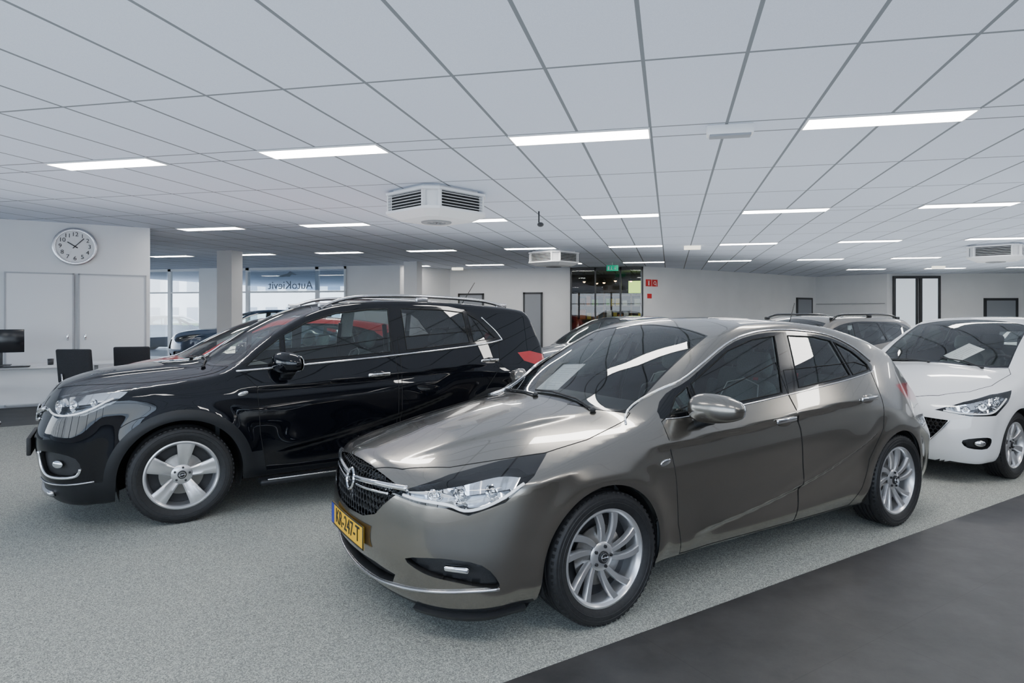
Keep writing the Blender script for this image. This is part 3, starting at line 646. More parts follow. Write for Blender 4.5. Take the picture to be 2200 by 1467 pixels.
        for i,(hx,hz) in enumerate(hp):
            for sg in(-1,1):
                c=P3('side',[(hx,hz)],0,sg)[0]
                cup=G();cup.add(*ellip((c[0],c[1]-sg*.004,c[2]-.005),(.075,.012,.034),24,12));co=cup.obj('handle_recess',paint if sp is not MOKKA else M['black'],dr[i][sg])
                ha=G();V,Fc=rbox((0,0,0),(.19,.016,.028),.008,3);V=[(x+c[0],y+c[1]+sg*(.022-.012*(x/.095)**2),z+c[2]+.03*x) for x,y,z in V];ha.add(V,Fc);ha.obj('door_handle',M['chrome'] if sp is not I20 else paint,dr[i][sg],auto=50)
    if rails:
        x0,x1,m=rails
        for sg in(-1,1):
            xs=np.linspace(x0,x1,26);ys=np.interp(xs,[x0,(x0+x1)/2,x1],[.56,.60,.55])
            b=P3('top',np.stack([xs,ys],1),0,sg);u=(xs-x0)/(x1-x0);b[:,2]+=.045*np.minimum(1,np.minimum(u,1-u)*7)**.6
            r=G();r.add(*tube(b,.016,8))
            for q in(.02,.5,.98):
                xx=x0+(x1-x0)*q;bb=P3('top',[(xx,np.interp(xx,xs,ys))],0,sg)[0];V,Fc=rbox((bb[0],bb[1],bb[2]+.015),(.12,.028,.05),.012,3);r.add(V,Fc)
            r.obj('roof_rail',m,root,auto=50)
    if hero:
        hx=G()
        gp=np.array([( -p[0],p[1]) for p in sp['grille'][::-1]]+[tuple(p) for p in sp['grille']]) ;gp=gp[np.abs(gp[:,0])!=.02]
        s0=.021
        for i in range(-24,25):
            for j in range(-9,10):
                cy=i*s0*1.78;cz=sp['grille'][0][1]-.12+j*s0*1.54;cy+= (s0*.89 if j%2 else 0)
                if inpoly(np.array([[cy,cz]]),gp)[0]:
                    pts=[(abs(cy+s0*.98*math.sin(a)),cz+s0*.98*math.cos(a)) for a in np.arange(6)*math.pi/3]
                    q=sh.proj('front',pts,-.014)-np.array([X,0,0]);q[:,1]*=np.array([math.copysign(1,cy+s0*math.sin(a)) for a in np.arange(6)*math.pi/3])
                    hx.add(*tube(q,.0035,4,True))
        hx.obj('grille_mesh',M['clad'],root)
    if hero:
        if sp is ASTRA: bowls=[(.53,.690,.030),(.66,.705,.034),(.80,.720,.030)];strip=[(.36,.672),(.45,.664),(.60,.655),(.68,.632),(.76,.645),(.85,.685),(.93,.745)];rt=[(.36,.69),(.5,.71),(.66,.745),(.80,.77),(.90,.77)]
        elif sp is MOKKA: bowls=[(.55,.875,.040),(.71,.89,.040),(.85,.91,.028)];strip=[(.40,.84),(.52,.82),(.64,.815),(.76,.83),(.86,.87),(.94,.93)];rt=[(.42,.885),(.55,.93),(.7,.955),(.85,.975),(.96,.975)]
        else: bowls=[(.60,.675,.030),(.74,.705,.034),(.88,.735,.026)];strip=[(.44,.650),(.56,.635),(.70,.63),(.82,.640),(.92,.69),(1.0,.75)];rt=[(.46,.68),(.6,.715),(.75,.75),(.9,.78),(1.02,.80)]
        for sg in(-1,1):
            for a,z,r in bowls:
                b=G();pl=G()
                c=sh.proj('fo',[(a,z)],-.024)[0];nrm=Vector((-.85,.45,.05)).normalized();mt=Matrix.Translation((c[0]-X,c[1]*sg,c[2]))@Vector((nrm.x,nrm.y*sg,nrm.z)).to_track_quat('Z','Y').to_matrix().to_4x4()
                V,Fc=lathe([(.014,r*1.12),(.016,r),(.0,r*.75),(-.012,r*.2),(-.012,.0005)],28,'z');b.add(V,Fc,0,mt)
                V,Fc=ellip((0,0,.0),(r*.62,r*.62,r*.5),20,12);pl.add(V,Fc,0,mt)
                b.obj('lamp_reflector',M['chrome'],hl[sg],auto=60);pl.obj('lamp_projector',M['mirror'],hl[sg])
            s=G();s.add(*tube(P3('fo',cr(strip,False,4),-.012,sg),.007,6));s.obj('daytime_light_strip',M['led'],hl[sg])
            A1=P3('fo',cr(rt,False,5),-.018,sg);B1=P3('fo',cr([(p[0],p[1]-.045) for p in rt],False,5),-.050,sg);s=G();s.add(*ribbon(A1,B1));s.obj('lamp_reflector',M['chrome'],hl[sg])
            A1=P3('fo',cr(strip,False,4),-.016,sg);B1=P3('fo',cr([(p[0],p[1]+.035) for p in strip],False,4),-.050,sg);s=G();s.add(*ribbon(A1,B1));s.obj('lamp_reflector',M['chrome'],hl[sg])
            fz=(.65,.375) if sp is ASTRA else (.62,.485) if sp is MOKKA else (.70,.375)
            c=sh.proj('fo',[fz],-.012)[0];fgl=G();V,Fc=rbox((0,0,0),(.12,.03,.03),.012,3) if sp is ASTRA else ellip((0,0,0),(.045,.028,.014),24,10)
            q=Vector((-.75,.65*sg,0)).normalized();hz=Vector((-q.y,q.x,0));mm=Matrix((hz,Vector((0,0,1)),q)).transposed().to_4x4();fgl.add(V,Fc,0,Matrix.Translation((c[0]-X,c[1]*sg,c[2]))@mm);fgl.obj('fog_lamp',M['chrome'],root,auto=50)
    return sh,root,dr,hl,P3
def emblem(parent,c,r,nrm):
    q=Vector(nrm).normalized();h=Vector((-q.y,q.x,0)).normalized();mm=Matrix.Translation(c)@Matrix((h,q.cross(h),q)).transposed().to_4x4()
    g=G();V,Fc=tube([(r*math.cos(a),r*math.sin(a),0) for a in np.linspace(0,2*math.pi,40,endpoint=False)],r*.14,8,True);g.add(V,Fc,0,mm)
    for tri in ([(-1.3*r,.17*r),(.28*r,.17*r),(.05*r,-.06*r)],[(1.3*r,-.17*r),(-.28*r,-.17*r),(-.05*r,.06*r)]):
        V=[(x,y,-.004) for x,y in tri]+[(x,y,.007) for x,y in tri];g.add(V,[(0,1,2),(5,4,3),(0,3,4,1),(1,4,5,2),(2,5,3,0)],0,mm)
    g.obj('emblem',M['chrome'],parent,auto=40)
# ================================================================= CARS
shA,A,drA,hlA,PA=build_car(ASTRA,(.011,4.671),M['astra'],'metallic bronze-grey five-door hatchback with yellow number plate',2,'turbine',.322,.215,.232,yc=.797)
X=shA.xm
for sg in(-1,1):
    g=G();g.add(*tube(PA('side',cr([(1.16,.925),(1.33,1.015),(1.47,1.085),(1.62,1.150),(2.0,1.318),(2.25,1.378),(2.5,1.398),(2.8,1.386),(3.05,1.350),(3.27,1.268),(3.43,1.165)],False,5),.001,sg),.007,6));g.obj('window_chrome_strip',M['chrome'],A)
    g=G();g.add(*tube(PA('side',cr([(1.36,.945),(1.6,.950),(2.5,1.016),(3.3,1.086),(3.43,1.11)],False,8),.001,sg),.004,6));g.obj('window_chrome_strip',M['chrome'],A)
    g=G();g.add(*tube(PA('front',cr([(.05,.668),(.15,.676),(.28,.687),(.40,.694),(.51,.700)],False,6),.004,sg),.014,8));g.obj('grille_chrome_bar',M['chrome'],A)
    g=G();g.add(*tube(PA('front',cr([(.06,.638),(.18,.643),(.28,.650),(.40,.660)],False,6),.001,sg),.007,8));g.obj('grille_chrome_bar',M['chrome'],A)
    g=G();a=cr([(.42,.165),(.62,.162),(.80,.165),(.93,.175)],False,6);A0=PA('fo',a,.0,sg);A1=PA('fo',a,.03,sg);A1[:,2]=A0[:,2]-.012;A2=A0.copy();A2[:,2]-=.035
    n=len(A0);V=list(A0)+list(A1)+list(A2);Fc=[(i,i+1,n+i+1,n+i) for i in range(n-1)]+[(n+i,n+i+1,2*n+i+1,2*n+i) for i in range(n-1)];g.add(V,Fc);g.obj('splitter_blade',M['clad'],A,auto=30)
ys=np.linspace(-.40,.40,21);q=shA.proj('front',np.stack([np.abs(ys),.205+.03*(ys/.4)**2],1),.004)-np.array([X,0,0]);q[:,1]*=np.sign(ys+1e-9)
f1=cr([(.33,.242),(.5,.262),(.68,.278),(.83,.285)],False,5)
g=G();g.add(*tube(np.vstack([PA('fo',f1,.004,-1)[::-1],q,PA('fo',f1,.004,1)]),.008,6));g.obj('bumper_lip_strip',M['satinchrome'],A)
c=shA.proj('front',[(0,.655)],.012)[0];emblem(A,(c[0]-X,0,.655),.052,(-1,0,.15))
pl=empty('license_plate',(-.088-X,0,.422),(0,0,0),A)
def plate(parent,w,h,txt):
    g=G();n=12;ys=np.linspace(-w/2,w/2,n+1);V=[];Fc=[]
    for y in ys:
        x=.10*(y)**2*1.0
        for dx in(0,.004):
            V+=[(x+dx,y,-h/2),(x+dx,y,h/2)]
    for i in range(n):
        a=i*4;b=a+4;Fc+=[(a,a+1,b+1,b),(a+2,b+2,b+3,a+3),(a+1,a+3,b+3,b+1),(a,b,b+2,a+2)]
    Fc+=[(0,2,3,1),(n*4,n*4+1,n*4+3,n*4+2)]
    g.add(V,Fc);g.obj('plate_panel',M['yellow'],parent,False)
    b=G();b.add(*vbox((.10*(w/2-.02)**2-.0015,w/2-.022,0),(.003,.04,h-.004)));b.obj('plate_country_band',M['blue'],parent,False)
    e=G();e.add(*tube([(.10*p[0]**2-.001,p[0],p[1]) for p in dens([(-w/2,-h/2),(w/2,-h/2),(w/2,h/2),(-w/2,h/2)],True,.05)],.0035,5,True));e.obj('plate_border',M['ink'],parent)
    mt=Matrix.Translation((-.001,-.018,0))@Matrix.Rotation(-math.pi/2,4,'Z')@Matrix.Rotation(math.pi/2,4,'X')
    t=text(txt,.098,M['ink'],mt,'plate_characters',parent,.0015)
    for v in t.data.vertices: v.co.x+=.10*v.co.y**2;v.co.z*=1.08
plate(pl,.52,.11,'KR-247-T')
def indicators(P3,root,x,z):
    for sg in(-1,1):
        c=P3('side',[(x,z)],.002,sg)[0];g=G();V,Fc=ellip((0,0,0),(.036,.006,.016),20,10,.8);V=[(a+c[0],b+c[1],d+c[2]+a*.2) for a,b,d in V];g.add(V,Fc);g.obj('side_indicator',M['chrome'],root)
def wipers(sh,P3,root,pts):
    for a in pts:
        q=[]
        for x,y in a:
            p=sh.proj('top',[(x,abs(y))],.010)[0];q.append((p[0]-sh.xm,y,p[2]))
        g=G();g.add(*tube(q,.006,6));g.add(*ellip(q[0],(.018,.018,.012),12,8));g.obj('wiper',M['plastic'],root)
def antenna(sh,root,x,y=0,lean=.12):
    p=sh.proj('top',[(x,abs(y))],0)[0];g=G();g.add(*ellip((p[0]-sh.xm,y,p[2]),(.035,.018,.016),14,8));g.add(*tube([(p[0]-sh.xm,y,p[2]),(p[0]-sh.xm+lean,y,p[2]+.24)],[.0045,.003],6));g.obj('antenna',M['plastic'],root)
indicators(PA,A,1.30,.735)
wipers(shA,PA,A,[[(1.13,-.50),(1.17,-.30),(1.17,-.05),(1.16,.12)],[(1.09,.02),(1.13,.25),(1.17,.45),(1.20,.56)]])
antenna(shA,A,3.55,0,.10)
# ---- black SUV
shM,K,drM,hlM,PM=build_car(MOKKA,(-3.13,5.50),M['mokka'],'glossy black compact SUV with five-spoke silver wheels',2,'five',.345,.215,.238,tint='glassdark',yc=.765,rails=(1.95,3.75,M['satinchrome']))
X=shM.xm
for sg in(-1,1):
    g=G();g.add(*tube(PM('side',cr([(1.26,1.070),(1.7,1.094),(2.5,1.146),(3.3,1.212),(3.60,1.255)],False,8),.002,sg),.009,6));g.obj('window_chrome_strip',M['chrome'],K)
    g=G();g.add(*tube(PM('side',cr([(3.60,1.255),(3.54,1.34),(3.41,1.47)],False,8),.002,sg),.006,6));g.obj('window_chrome_strip',M['chrome'],K)
    g=G();g.add(*tube(PM('front',cr([(.05,.775),(.2,.79),(.33,.815),(.44,.835)],False,6),.006,sg),.018,8));g.obj('grille_chrome_bar',M['chrome'],K)
    g=G();g.add(*tube(PM('front',cr([(.06,.725),(.2,.732),(.30,.745),(.40,.765)],False,6),.003,sg),.010,8));g.obj('grille_chrome_bar',M['chrome'],K)
    g=G();g.add(*tube(PM('fo',cr([(.42,.56),(.44,.47),(.50,.41),(.62,.395),(.76,.41),(.795,.46)],False,6),.003,sg),.010,8));g.obj('fog_chrome_bar',M['chrome'],K)
    g=G();g.add(*tube(PM('fo',cr([(.30,.345),(.5,.345),(.7,.352),(.86,.37)],False,6),.004,sg),.006,8));g.obj('bumper_chrome_strip',M['satinchrome'],K)
ys=np.linspace(-.62,.62,31);q=shM.proj('front',np.stack([np.abs(ys),.255+.02*(ys/.6)**2],1),.008)-np.array([X,0,0]);q[:,1]*=np.sign(ys+1e-9)
g=G();g.add(*tube(q,.024,8));g.obj('skid_plate',M['satinchrome'],K)
emblem(K,(shM.proj('front',[(0,.765)],.014)[0][0]-X,0,.765),.058,(-1,0,.15))
g=G();g.add(*rbox((-.022-X,0,.55),(.03,.54,.13),.01,2));g.obj('plate_holder',M['plastic'],K,auto=40)
indicators(PM,K,1.30,.905)
wipers(shM,PM,K,[[(1.07,-.50),(1.11,-.30),(1.12,-.05),(1.11,.12)],[(1.03,.02),(1.08,.25),(1.12,.45),(1.15,.56)]])
antenna(shM,K,3.55,0,.16)
for sg in(-1,1):
    g=G();g.add(*rbox((2.18-X,sg*.90,.235),(1.55,.13,.045),.018,3));o=g.obj('running_board',M['clad'],K,auto=40)
    g=G();g.add(*rbox((2.18-X,sg*.955,.258),(1.45,.03,.012),.005,2));g.obj('step_trim',M['satinchrome'],o,auto=40)
# ---- white hatchback
shW,Wc,drW,hlW,PW=build_car(I20,(3.41,8.12),M['white'],'white five-door hatchback with price sheet behind windscreen',1,'multi',.305,.195,.205,yc=.735)
indicators(PW,Wc,1.16,.76);wipers(shW,PW,Wc,[[(1.02,-.46),(1.08,-.28),(1.09,-.05)],[(.99,.02),(1.05,.25),(1.09,.45)]])
for sg in(-1,1):
    g=G();g.add(*tube(PW('front',cr([(.02,.318),(.2,.318),(.37,.322),(.50,.44),(.585,.565)],False,6),.003,sg),.008,6));g.obj('grille_chrome_bar',M['chrome'],Wc)
# ---- background cars
WAG=dict(ASTRA);WAG.pop('bez');WAG.update(L=4.62,T=[p for p in ASTRA['T'] if p[0]<2.7]+[(3.2,1.485),(3.8,1.465),(4.15,1.43),(4.28,1.36),(4.38,1.2),(4.45,1.05),(4.5,.95)],Wg=[(0,.86),(1.2,.83),(1.6,.835),(2.2,.845),(2.8,.845),(3.6,.82),(4.2,.76),(4.5,.70)],
 dlo=[(1.33,.95),(1.62,1.135),(2.0,1.305),(2.5,1.385),(3.2,1.385),(3.8,1.36),(4.1,1.28),(4.1,1.17),(3.3,1.09),(2.5,1.022),(1.6,.957)],rwin=[(-.02,1.36),(.5,1.34),(.56,1.06),(-.02,1.04)],
 wins=[[(1.62,.974),(1.62,1.112),(2.0,1.282),(2.25,1.342),(2.47,1.36),(2.33,1.022)],[(2.50,1.040),(2.60,1.36),(3.1,1.365),(3.16,1.1)],[(3.22,1.10),(3.16,1.36),(3.75,1.335),(4.0,1.25),(4.0,1.17)]],Wp=[(0,.84),(.4,.875),(.9,.90),(1.5,.895),(3.4,.905),(4.2,.87),(4.62,.78)])
build_car(WAG,(2.0,10.6),M['brown'],'taupe estate car with black roof rails',0,'turbine',.322,.215,.232,tint='glassdark',rails=(2.1,4.0,M['black']))
build_car(I20,(-5.15,7.55),M['red'],'red compact hatchback parked beside the black SUV',0,'multi',.305,.195,.205,yc=.735)
build_car(MOKKA,(-11.2,15.9),M['navy'],'dark blue compact SUV parked near the windows',0,'five',.345,.215,.238,tint='glassdark',yc=.765)
build_car(I20,(3.6,15.4),M['silver'],'silver-white hatchback parked in the rear row',0,'multi',.305,.195,.205,yc=.735)
build_car(I20,(7.2,13.8),M['white'],'white hatchback parked in the next row',0,'multi',.305,.195,.205,yc=.735)
build_car(I20,(-.9,11.4),M['navy'],'dark hatchback parked in the rear row',0,'multi',.305,.195,.205,yc=.735)
# ================================================================= ROOM
def quadprism(name,pts,z0,z1,m,parent=None,**kw):
    n=len(pts);V=[(x,y,z0) for x,y in pts]+[(x,y,z1) for x,y in pts];Fc=[tuple(range(n))[::-1],tuple(range(n,2*n))]+[(i,(i+1)%n,(i+1)%n+n,i+n) for i in range(n)]
    o=mk(name,V,Fc,m,parent,smooth=False,**kw);sharp(o,1);return o
ST_=dict(kind='structure')
quadprism('floor',[(-22,-3.2),(18,-3.2),(18,32),(-22,32)],-.1,0,M['floor'],**ST_)
quadprism('ceiling',[(-22,-3.2),(18,-3.2),(18,32),(-22,32)],3.02,3.12,M['ceil'],**ST_)
def wallseg(name,p0,p1,z0=0,z1=3.02,th=.12,m=None,parent=None,**kw):
    a=Vector(p0);b=Vector(p1);d=(b-a).normalized();n=Vector((-d.y,d.x))*th
    if not kw and parent is None: kw=ST_
    return quadprism(name,[a,b,b+n,a+n],z0,z1,m or M['wall'],parent,**kw)
wallseg('wall_office',(-15,3.69),(-8.99,9.70));wallseg('wall_office_side',(-8.99,9.70),(-12.5,13.2))
wallseg('wall_back_left',(-10.0,18.6),(-8.2,18.6));wallseg('wall_back_return',(-8.19,18.61),(-7.3,20.69));wallseg('wall_back',(-8.6,20.7),(-3.16,20.7))
wallseg('wall_back_diagonal',(-.83,20.6),(5.8,28.0));wallseg('wall_back_corner',(5.8,28.0),(7.96,26.3));wallseg('wall_back_right',(7.96,26.3),(18,27.8))
wallseg('wall_right',(17.9,31),(17.9,-3.2));wallseg('wall_front',(18,-3.1),(5,-3.1));wallseg('wall_front_low',(5,-3.1),(-22,-3.1),0,.45);wallseg('wall_left_low',(-21.9,-3.2),(-21.9,18.6),0,.5)
def strip(name,u0,u1,v,z0,z1,m,th=.06,**kw):
    return quadprism(name,[(u0,v),(u1,v),(u1,v+th),(u0,v+th)],z0,z1,m,**(kw or ST_))
strip('wall_window_pillar',-15.25,-14.58,18.5,0,3.02,M['wall'],.25)
k=1
def window(a,b,v,zl=0,trans=2.22,rot=0):
    global k
    w=empty('window_%d'%k,((a+b)/2,v,0),**ST_);k+=1;hw=(b-a)/2
    f=G()
    for c,s in(((-hw+.03,0,1.51+zl/2),(.06,.08,3.0-zl)),((hw-.03,0,1.51+zl/2),(.06,.08,3.0-zl)),((0,0,zl+.04),(2*hw,.08,.08)),((0,0,2.97),(2*hw,.08,.08)),((0,0,trans),(2*hw,.07,.05))): f.add(*vbox(c,s))
    f.obj('window_frame',M['wframe'],w,False);gl=G();gl.add(*vbox((0,0,1.5+zl/2),(2*hw-.1,.01,2.86-zl)));gl.obj('window_glass',M['winglass'],w,False)
for a,b in((-17.4,-16.45),(-16.45,-15.25),(-14.58,-13.5),(-13.5,-11.0),(-11.0,-10.0),(-21.8,-19.6),(-19.6,-17.4)): window(a,b,18.6)
for i in range(12): window(-21.8+i*2.23,-21.8+(i+1)*2.23,-3.1,.45)
bn=mk('window_banner',*vbox((-11.75,18.52,2.57),(3.4,.004,.60)),M['frost'],smooth=False,label='frosted band with a dealership name on the glass',category='banner')
mt=Matrix.Translation((-11.9,18.50,2.42))@Matrix.Rotation(math.pi/2,4,'X')@Matrix.Diagonal((-1,1,1,1))
text('AutoKievit',.36,M['letter'],mt,'banner_lettering',bn,.004)
bird=[(-.32,.0),(-.15,.06),(.0,.10),(.10,.20),(.16,.14),(.34,.05),(.15,.06),(.08,-.02),(-.06,-.01),(-.18,-.03)]
mk('banner_bird_mark',[(-12.0+x,18.497,2.72+z*.8) for x,z in bird],[tuple(range(len(bird)))],M['letter'],bn,smooth=False)
for (u,v) in((-10.4,13.65),(-7.33,17.57)):
    quadprism('trim_column',[(u-.2,v-.2),(u+.2,v-.2),(u+.2,v+.2),(u-.2,v+.2)],0,3.02,M['wall'],**ST_)
def walldoor(name,p0,p1,top,m,frame,handle=None,off=.02,fw=.05,z0=.02):
    a=Vector(p0);b=Vector(p1);d=(b-a).normalized();l=(b-a).length
    e=empty(name,(a.x,a.y,0),(0,0,math.atan2(d.y,d.x)),**ST_)
    q=G();q.add(*vbox((l/2,-.03,(top+z0)/2),(l-2*fw,.04,top-z0-fw)));q.obj('door_leaf',m,e,False)
    f=G();f.add(*vbox((fw/2,-.03,(top+z0)/2),(fw,.06,top-z0)));f.add(*vbox((l-fw/2,-.03,(top+z0)/2),(fw,.06,top-z0)));f.add(*vbox((l/2,-.03,top-fw/2),(l,.06,fw)));f.obj('door_frame',frame,e,False)
    if handle is not None:
        h=G();h.add(*rbox((handle,-.07,1.12),(.03,.04,.10),.01,2));h.obj('door_knob',M['chrome'],e)
walldoor('door_1',(-10.40,8.29),(-9.76,8.93),2.18,M['wallpanel'],M['dframe'],.82,fw=.022);walldoor('door_2',(-9.72,8.97),(-9.03,9.66),2.18,M['wallpanel'],M['dframe'],.10,fw=.022)
walldoor('door_3',(-7.0,20.7),(-6.1,20.7),2.2,M['greydoor'],M['frame'],.8,fw=.06);walldoor('door_4',(-4.75,20.7),(-4.1,20.7),2.22,M['greydoor'],M['frame'],.1,fw=.06)
walldoor('door_5',(4.86,26.95),(5.60,27.78),2.16,M['greydoor'],M['frame'],.1,fw=.07);walldoor('door_6',(11.4,26.82),(12.6,27.0),2.1,M['greydoor'],M['frame'],.1,fw=.09)
e=empty('door_7',(8.15,26.32,0),(0,0,math.atan2(1.5,10.04)),**ST_);f=G()
for x in(.04,.85,1.0,1.66): f.add(*vbox((x,-.05,1.46),(.09,.08,2.92)))
f.add(*vbox((.85,-.05,2.88),(1.7,.09,.1)));f.obj('door_frame',M['frame'],e,False);g=G();g.add(*vbox((.45,-.05,1.43),(.75,.01,2.8)));g.add(*vbox((1.33,-.05,1.43),(.6,.01,2.8)));g.obj('door_glass',mat('door_glass_glow',(.75,.82,.86),.1,0,0,(.8,.9,1),.6),e,False)  # panes glow by themselves; their brightness is put into the material
for i,(z,h) in enumerate(((1.9,.02),(1.0,.02))):
    wallseg('trim_rail',(5.83,27.95),(7.9,26.33),z,z+h,-.03,M['trimgrey'],**ST_)
wallseg('wall_shop_back',(-4.5,24.6),(.6,24.6),0,3.02,.1,M['darkwall']);wallseg('wall_shop_left',(-4.5,20.85),(-4.5,24.6),0,3.02,.1,M['darkwall']);wallseg('wall_shop_right',(.9,24.6),(.9,23.0),0,3.02,.1,M['darkwall'])
e=empty('window_90',(-2.0,20.55,0),**ST_);f=G()
for x in(-1.14,-.35,.45,1.14): f.add(*vbox((x,0,1.5),(.05,.08,3.0)))
f.add(*vbox((0,0,2.95),(2.3,.08,.1)));f.add(*vbox((0,0,.05),(2.3,.08,.1)));f.obj('window_frame',M['frame'],e,False);g=G();g.add(*vbox((0,0,1.5),(2.25,.01,2.8)));g.obj('window_glass',M['winglass'],e,False)
sh_=empty('display_shelf',(-1.9,23.9,0),label='dark shelving unit filled with boxed goods',category='shelf');f=G()
for z in(.3,.8,1.3,1.8,2.2): f.add(*vbox((0,0,z),(3.0,.4,.03)))
for x in(-1.5,-.5,.5,1.5): f.add(*vbox((x,0,1.15),(.04,.4,2.3)))
f.obj('shelf_frame',M['wood'],sh_,False)
bc=[mat('box_%s'%n,c,.5) for n,c in(('orange',(.7,.22,.03)),('yellow',(.7,.55,.05)),('white',(.7,.7,.68)),('green',(.15,.5,.05)),('brown',(.25,.12,.05)),('cream',(.6,.5,.35)))]
for z in(.315,.815,1.315,1.815):
    x=-3.3
    while x<-.6:
        w=random.uniform(.12,.26);h=random.uniform(.18,.36)
        if abs((x+w/2+1.9)%1.0-.5)>.03+w*.6: mk('product_box',*vbox((x+w/2,23.85,z+h/2),(w*.9,.25,h)),random.choice(bc),smooth=False,label='small boxed product standing on the shelf',category='box',group='boxed goods on the shelf')
        x+=w+.04
g=mk('lit_sign',*vbox((-1.15,22.6,2.45),(.55,.05,.42)),mat('sign_lime',(.45,.75,.1),.4,0,0,(.6,.9,.2),1.6),smooth=False,label='glowing lime-green square shop sign',category='sign')
g=mk('sign_cord',*vbox((-1.15,22.6,2.84),(.01,.01,.36)),M['frame'],g,smooth=False)
for x,y in((-2.9,22.0),(-2.3,22.8),(-1.8,21.6),(-1.3,21.9),(-.6,22.4),(-2.6,23.2)):
    e=empty('pendant_lamp',(x,y,3.02),label='small warm pendant lamp in the shop',category='lamp',group='warm pendant lamps');g=G();g.add(*tube([(0,0,0),(0,0,-.3)],.006,5));g.add(*lathe([(-.3,.01),(-.33,.05),(-.40,.07)],16,'z'));g.obj('lamp_shade',M['frame'],e);g=G();g.add(*ellip((0,0,-.39),(.045,.045,.045),12,8));g.obj('lamp_bulb',M['warm'],e)
# ---------------------------------------------------------------- ceiling lights
fr=G()
for c,s in(((0,.142,0),(1.19,.012,.014)),((0,-.142,0),(1.19,.012,.014)),((.589,0,0),(.012,.27,.014)),((-.589,0,0),(.012,.27,.014))): fr.add(*vbox(c,s))
fo=fr.obj('light_frame',M['acwhite'],None,False);di=G();di.add(*vbox((0,0,.001),(1.17,.272,.008)));do=di.obj('light_diffuser',M['lamp'],None,False)
for v in(.95,5.45,9.95,14.45,18.95,23.45):
    for i in range(-6,6):
        u=-.76+2.4*i
        if v<2 and not(-6<u<8): continue
        if v>19 and (u<4.5 or u>13): continue
        if v>15 and u<-10: continue
        if u-v<-18.3 and v<13: continue
        if u>8+v*.3 or u<-3-v*.9: continue
        e=empty('ceiling_light',(u,v,3.012),label='recessed rectangular white LED ceiling panel',category='ceiling light',group='LED panels in the ceiling')
        for o in(fo,do):
            c=o.copy();SC.objects.link(c);c.parent=e
bpy.data.objects.remove(fo);bpy.data.objects.remove(do)
# added unseen fill lamp facing up, put in to brighten the ceiling
la=bpy.data.lights.new('ceiling_fill','AREA');la.shape='RECTANGLE';la.size=28;la.size_y=17;la.energy=980;la.color=(.90,.95,1)
lo=bpy.data.objects.new('ceiling_fill',la);SC.objects.link(lo);lo.location=(5.3,8.84,1.95);lo.rotation_euler=(math.pi,0,math.pi/4)
# ---------------------------------------------------------------- AC units
def ac(u,v,rot):
    e=empty('ceiling_fan_heater',(u,v,3.02),(0,0,rot),label='white octagonal ceiling-mounted fan heater with dark louvres',category='heater',group='ceiling fan heaters')
    def octo(h,c): 
        return [(h,-h+c),(h,h-c),(h-c,h),(-h+c,h),(-h,h-c),(-h,-h+c),(-h+c,-h),(h-c,-h)]
    b=G();lv=[(.43,.13,0),(.43,.13,-.03),(.50,.14,-.035),(.50,.14,-.065),(.44,.13,-.07),(.44,.13,-.255),(.50,.14,-.26),(.50,.14,-.29),(.36,.10,-.36),(.20,.06,-.37)]
    V=[];Fc=[]
    for h,c,z in lv: V+=[(x,y,z) for x,y in octo(h,c)]
    for i in range(len(lv)-1):
        for j in range(8): Fc.append((i*8+j,i*8+(j+1)%8,(i+1)*8+(j+1)%8,(i+1)*8+j))
    Fc.append(tuple((len(lv)-1)*8+j for j in range(8)));b.add(V,Fc);b.obj('heater_casing',M['acwhite'],e,False)
    for k in range(4):
        s=G();d=G();mt=Matrix.Rotation(k*math.pi/2,4,'Z')
        V,Fc=vbox((.443,0,-.163),(.006,.62,.185));d.add(V,Fc,0,mt)
        for z in(-.09,-.125,-.16,-.195,-.23):
            V,Fc=vbox((0,0,0),(.045,.68,.006));s.add(V,Fc,0,mt@Matrix.Translation((.470,0,z))@Matrix.Rotation(.15,4,'Y'))
        for y in(-.335,.335):
            V,Fc=vbox((.468,y,-.163),(.05,.02,.19));s.add(V,Fc,0,mt)
        d.obj('air_slot',M['acdark'],e,False);s.obj('louvre',M['acwhite'],e,False)
    f=G();f.add(*lathe([(-.372,.19),(-.385,.18),(-.385,.12),(-.375,.11)],32,'z'))
    for k in range(6): f.add(*tube([(0,0,-.38),(.18*math.cos(k*math.pi/3),.18*math.sin(k*math.pi/3),-.38)],.006,5))
    f.obj('fan_grille',M['trimgrey'],e)
ac(-2.86,7.6,math.radians(-30));ac(-2.76,15.3,math.radians(-30));ac(7.0,15.9,math.radians(-30))
e=empty('emergency_light',(.47,5.39,3.02),label='small white emergency light box on the ceiling',category='lamp');g=G();g.add(*rbox((0,0,-.04),(.36,.12,.08),.01,2));g.obj('lamp_case',M['acwhite'],e,auto=40);g=G();g.add(*rbox((0,-.01,-.085),(.32,.095,.02),.004,2));g.obj('lamp_lens',M['greydoor'],e,auto=40)
wc=mat('lamp_case_warm',(.8,.8,.75),.4,0,0,(1,.95,.75),1.5)
for u,v in((.48,14.7),(-6.8,20.0),(8.3,22.5)):
    e=empty('emergency_light',(u,v,3.02),label='small white emergency light box on the ceiling',category='lamp');g=G();g.add(*rbox((0,0,-.04),(.36,.12,.08),.01,2));g.obj('lamp_case',wc,e,auto=40)
e=empty('ceiling_camera',(-1.9,9.3,3.02),label='black security camera hanging on a short bracket',category='camera');g=G();g.add(*tube([(0,0,0),(0,0,-.16),(.02,0,-.19)],.012,6));g.obj('camera_bracket',M['frame'],e);g=G();g.add(*ellip((.03,-.03,-.2),(.05,.05,.035),14,8));g.obj('camera_head',M['frame'],e)
e=empty('exit_sign',(-1.67,19.0,2.86),(0,0,0),label='green illuminated emergency exit sign with running figure and arrow',category='sign')
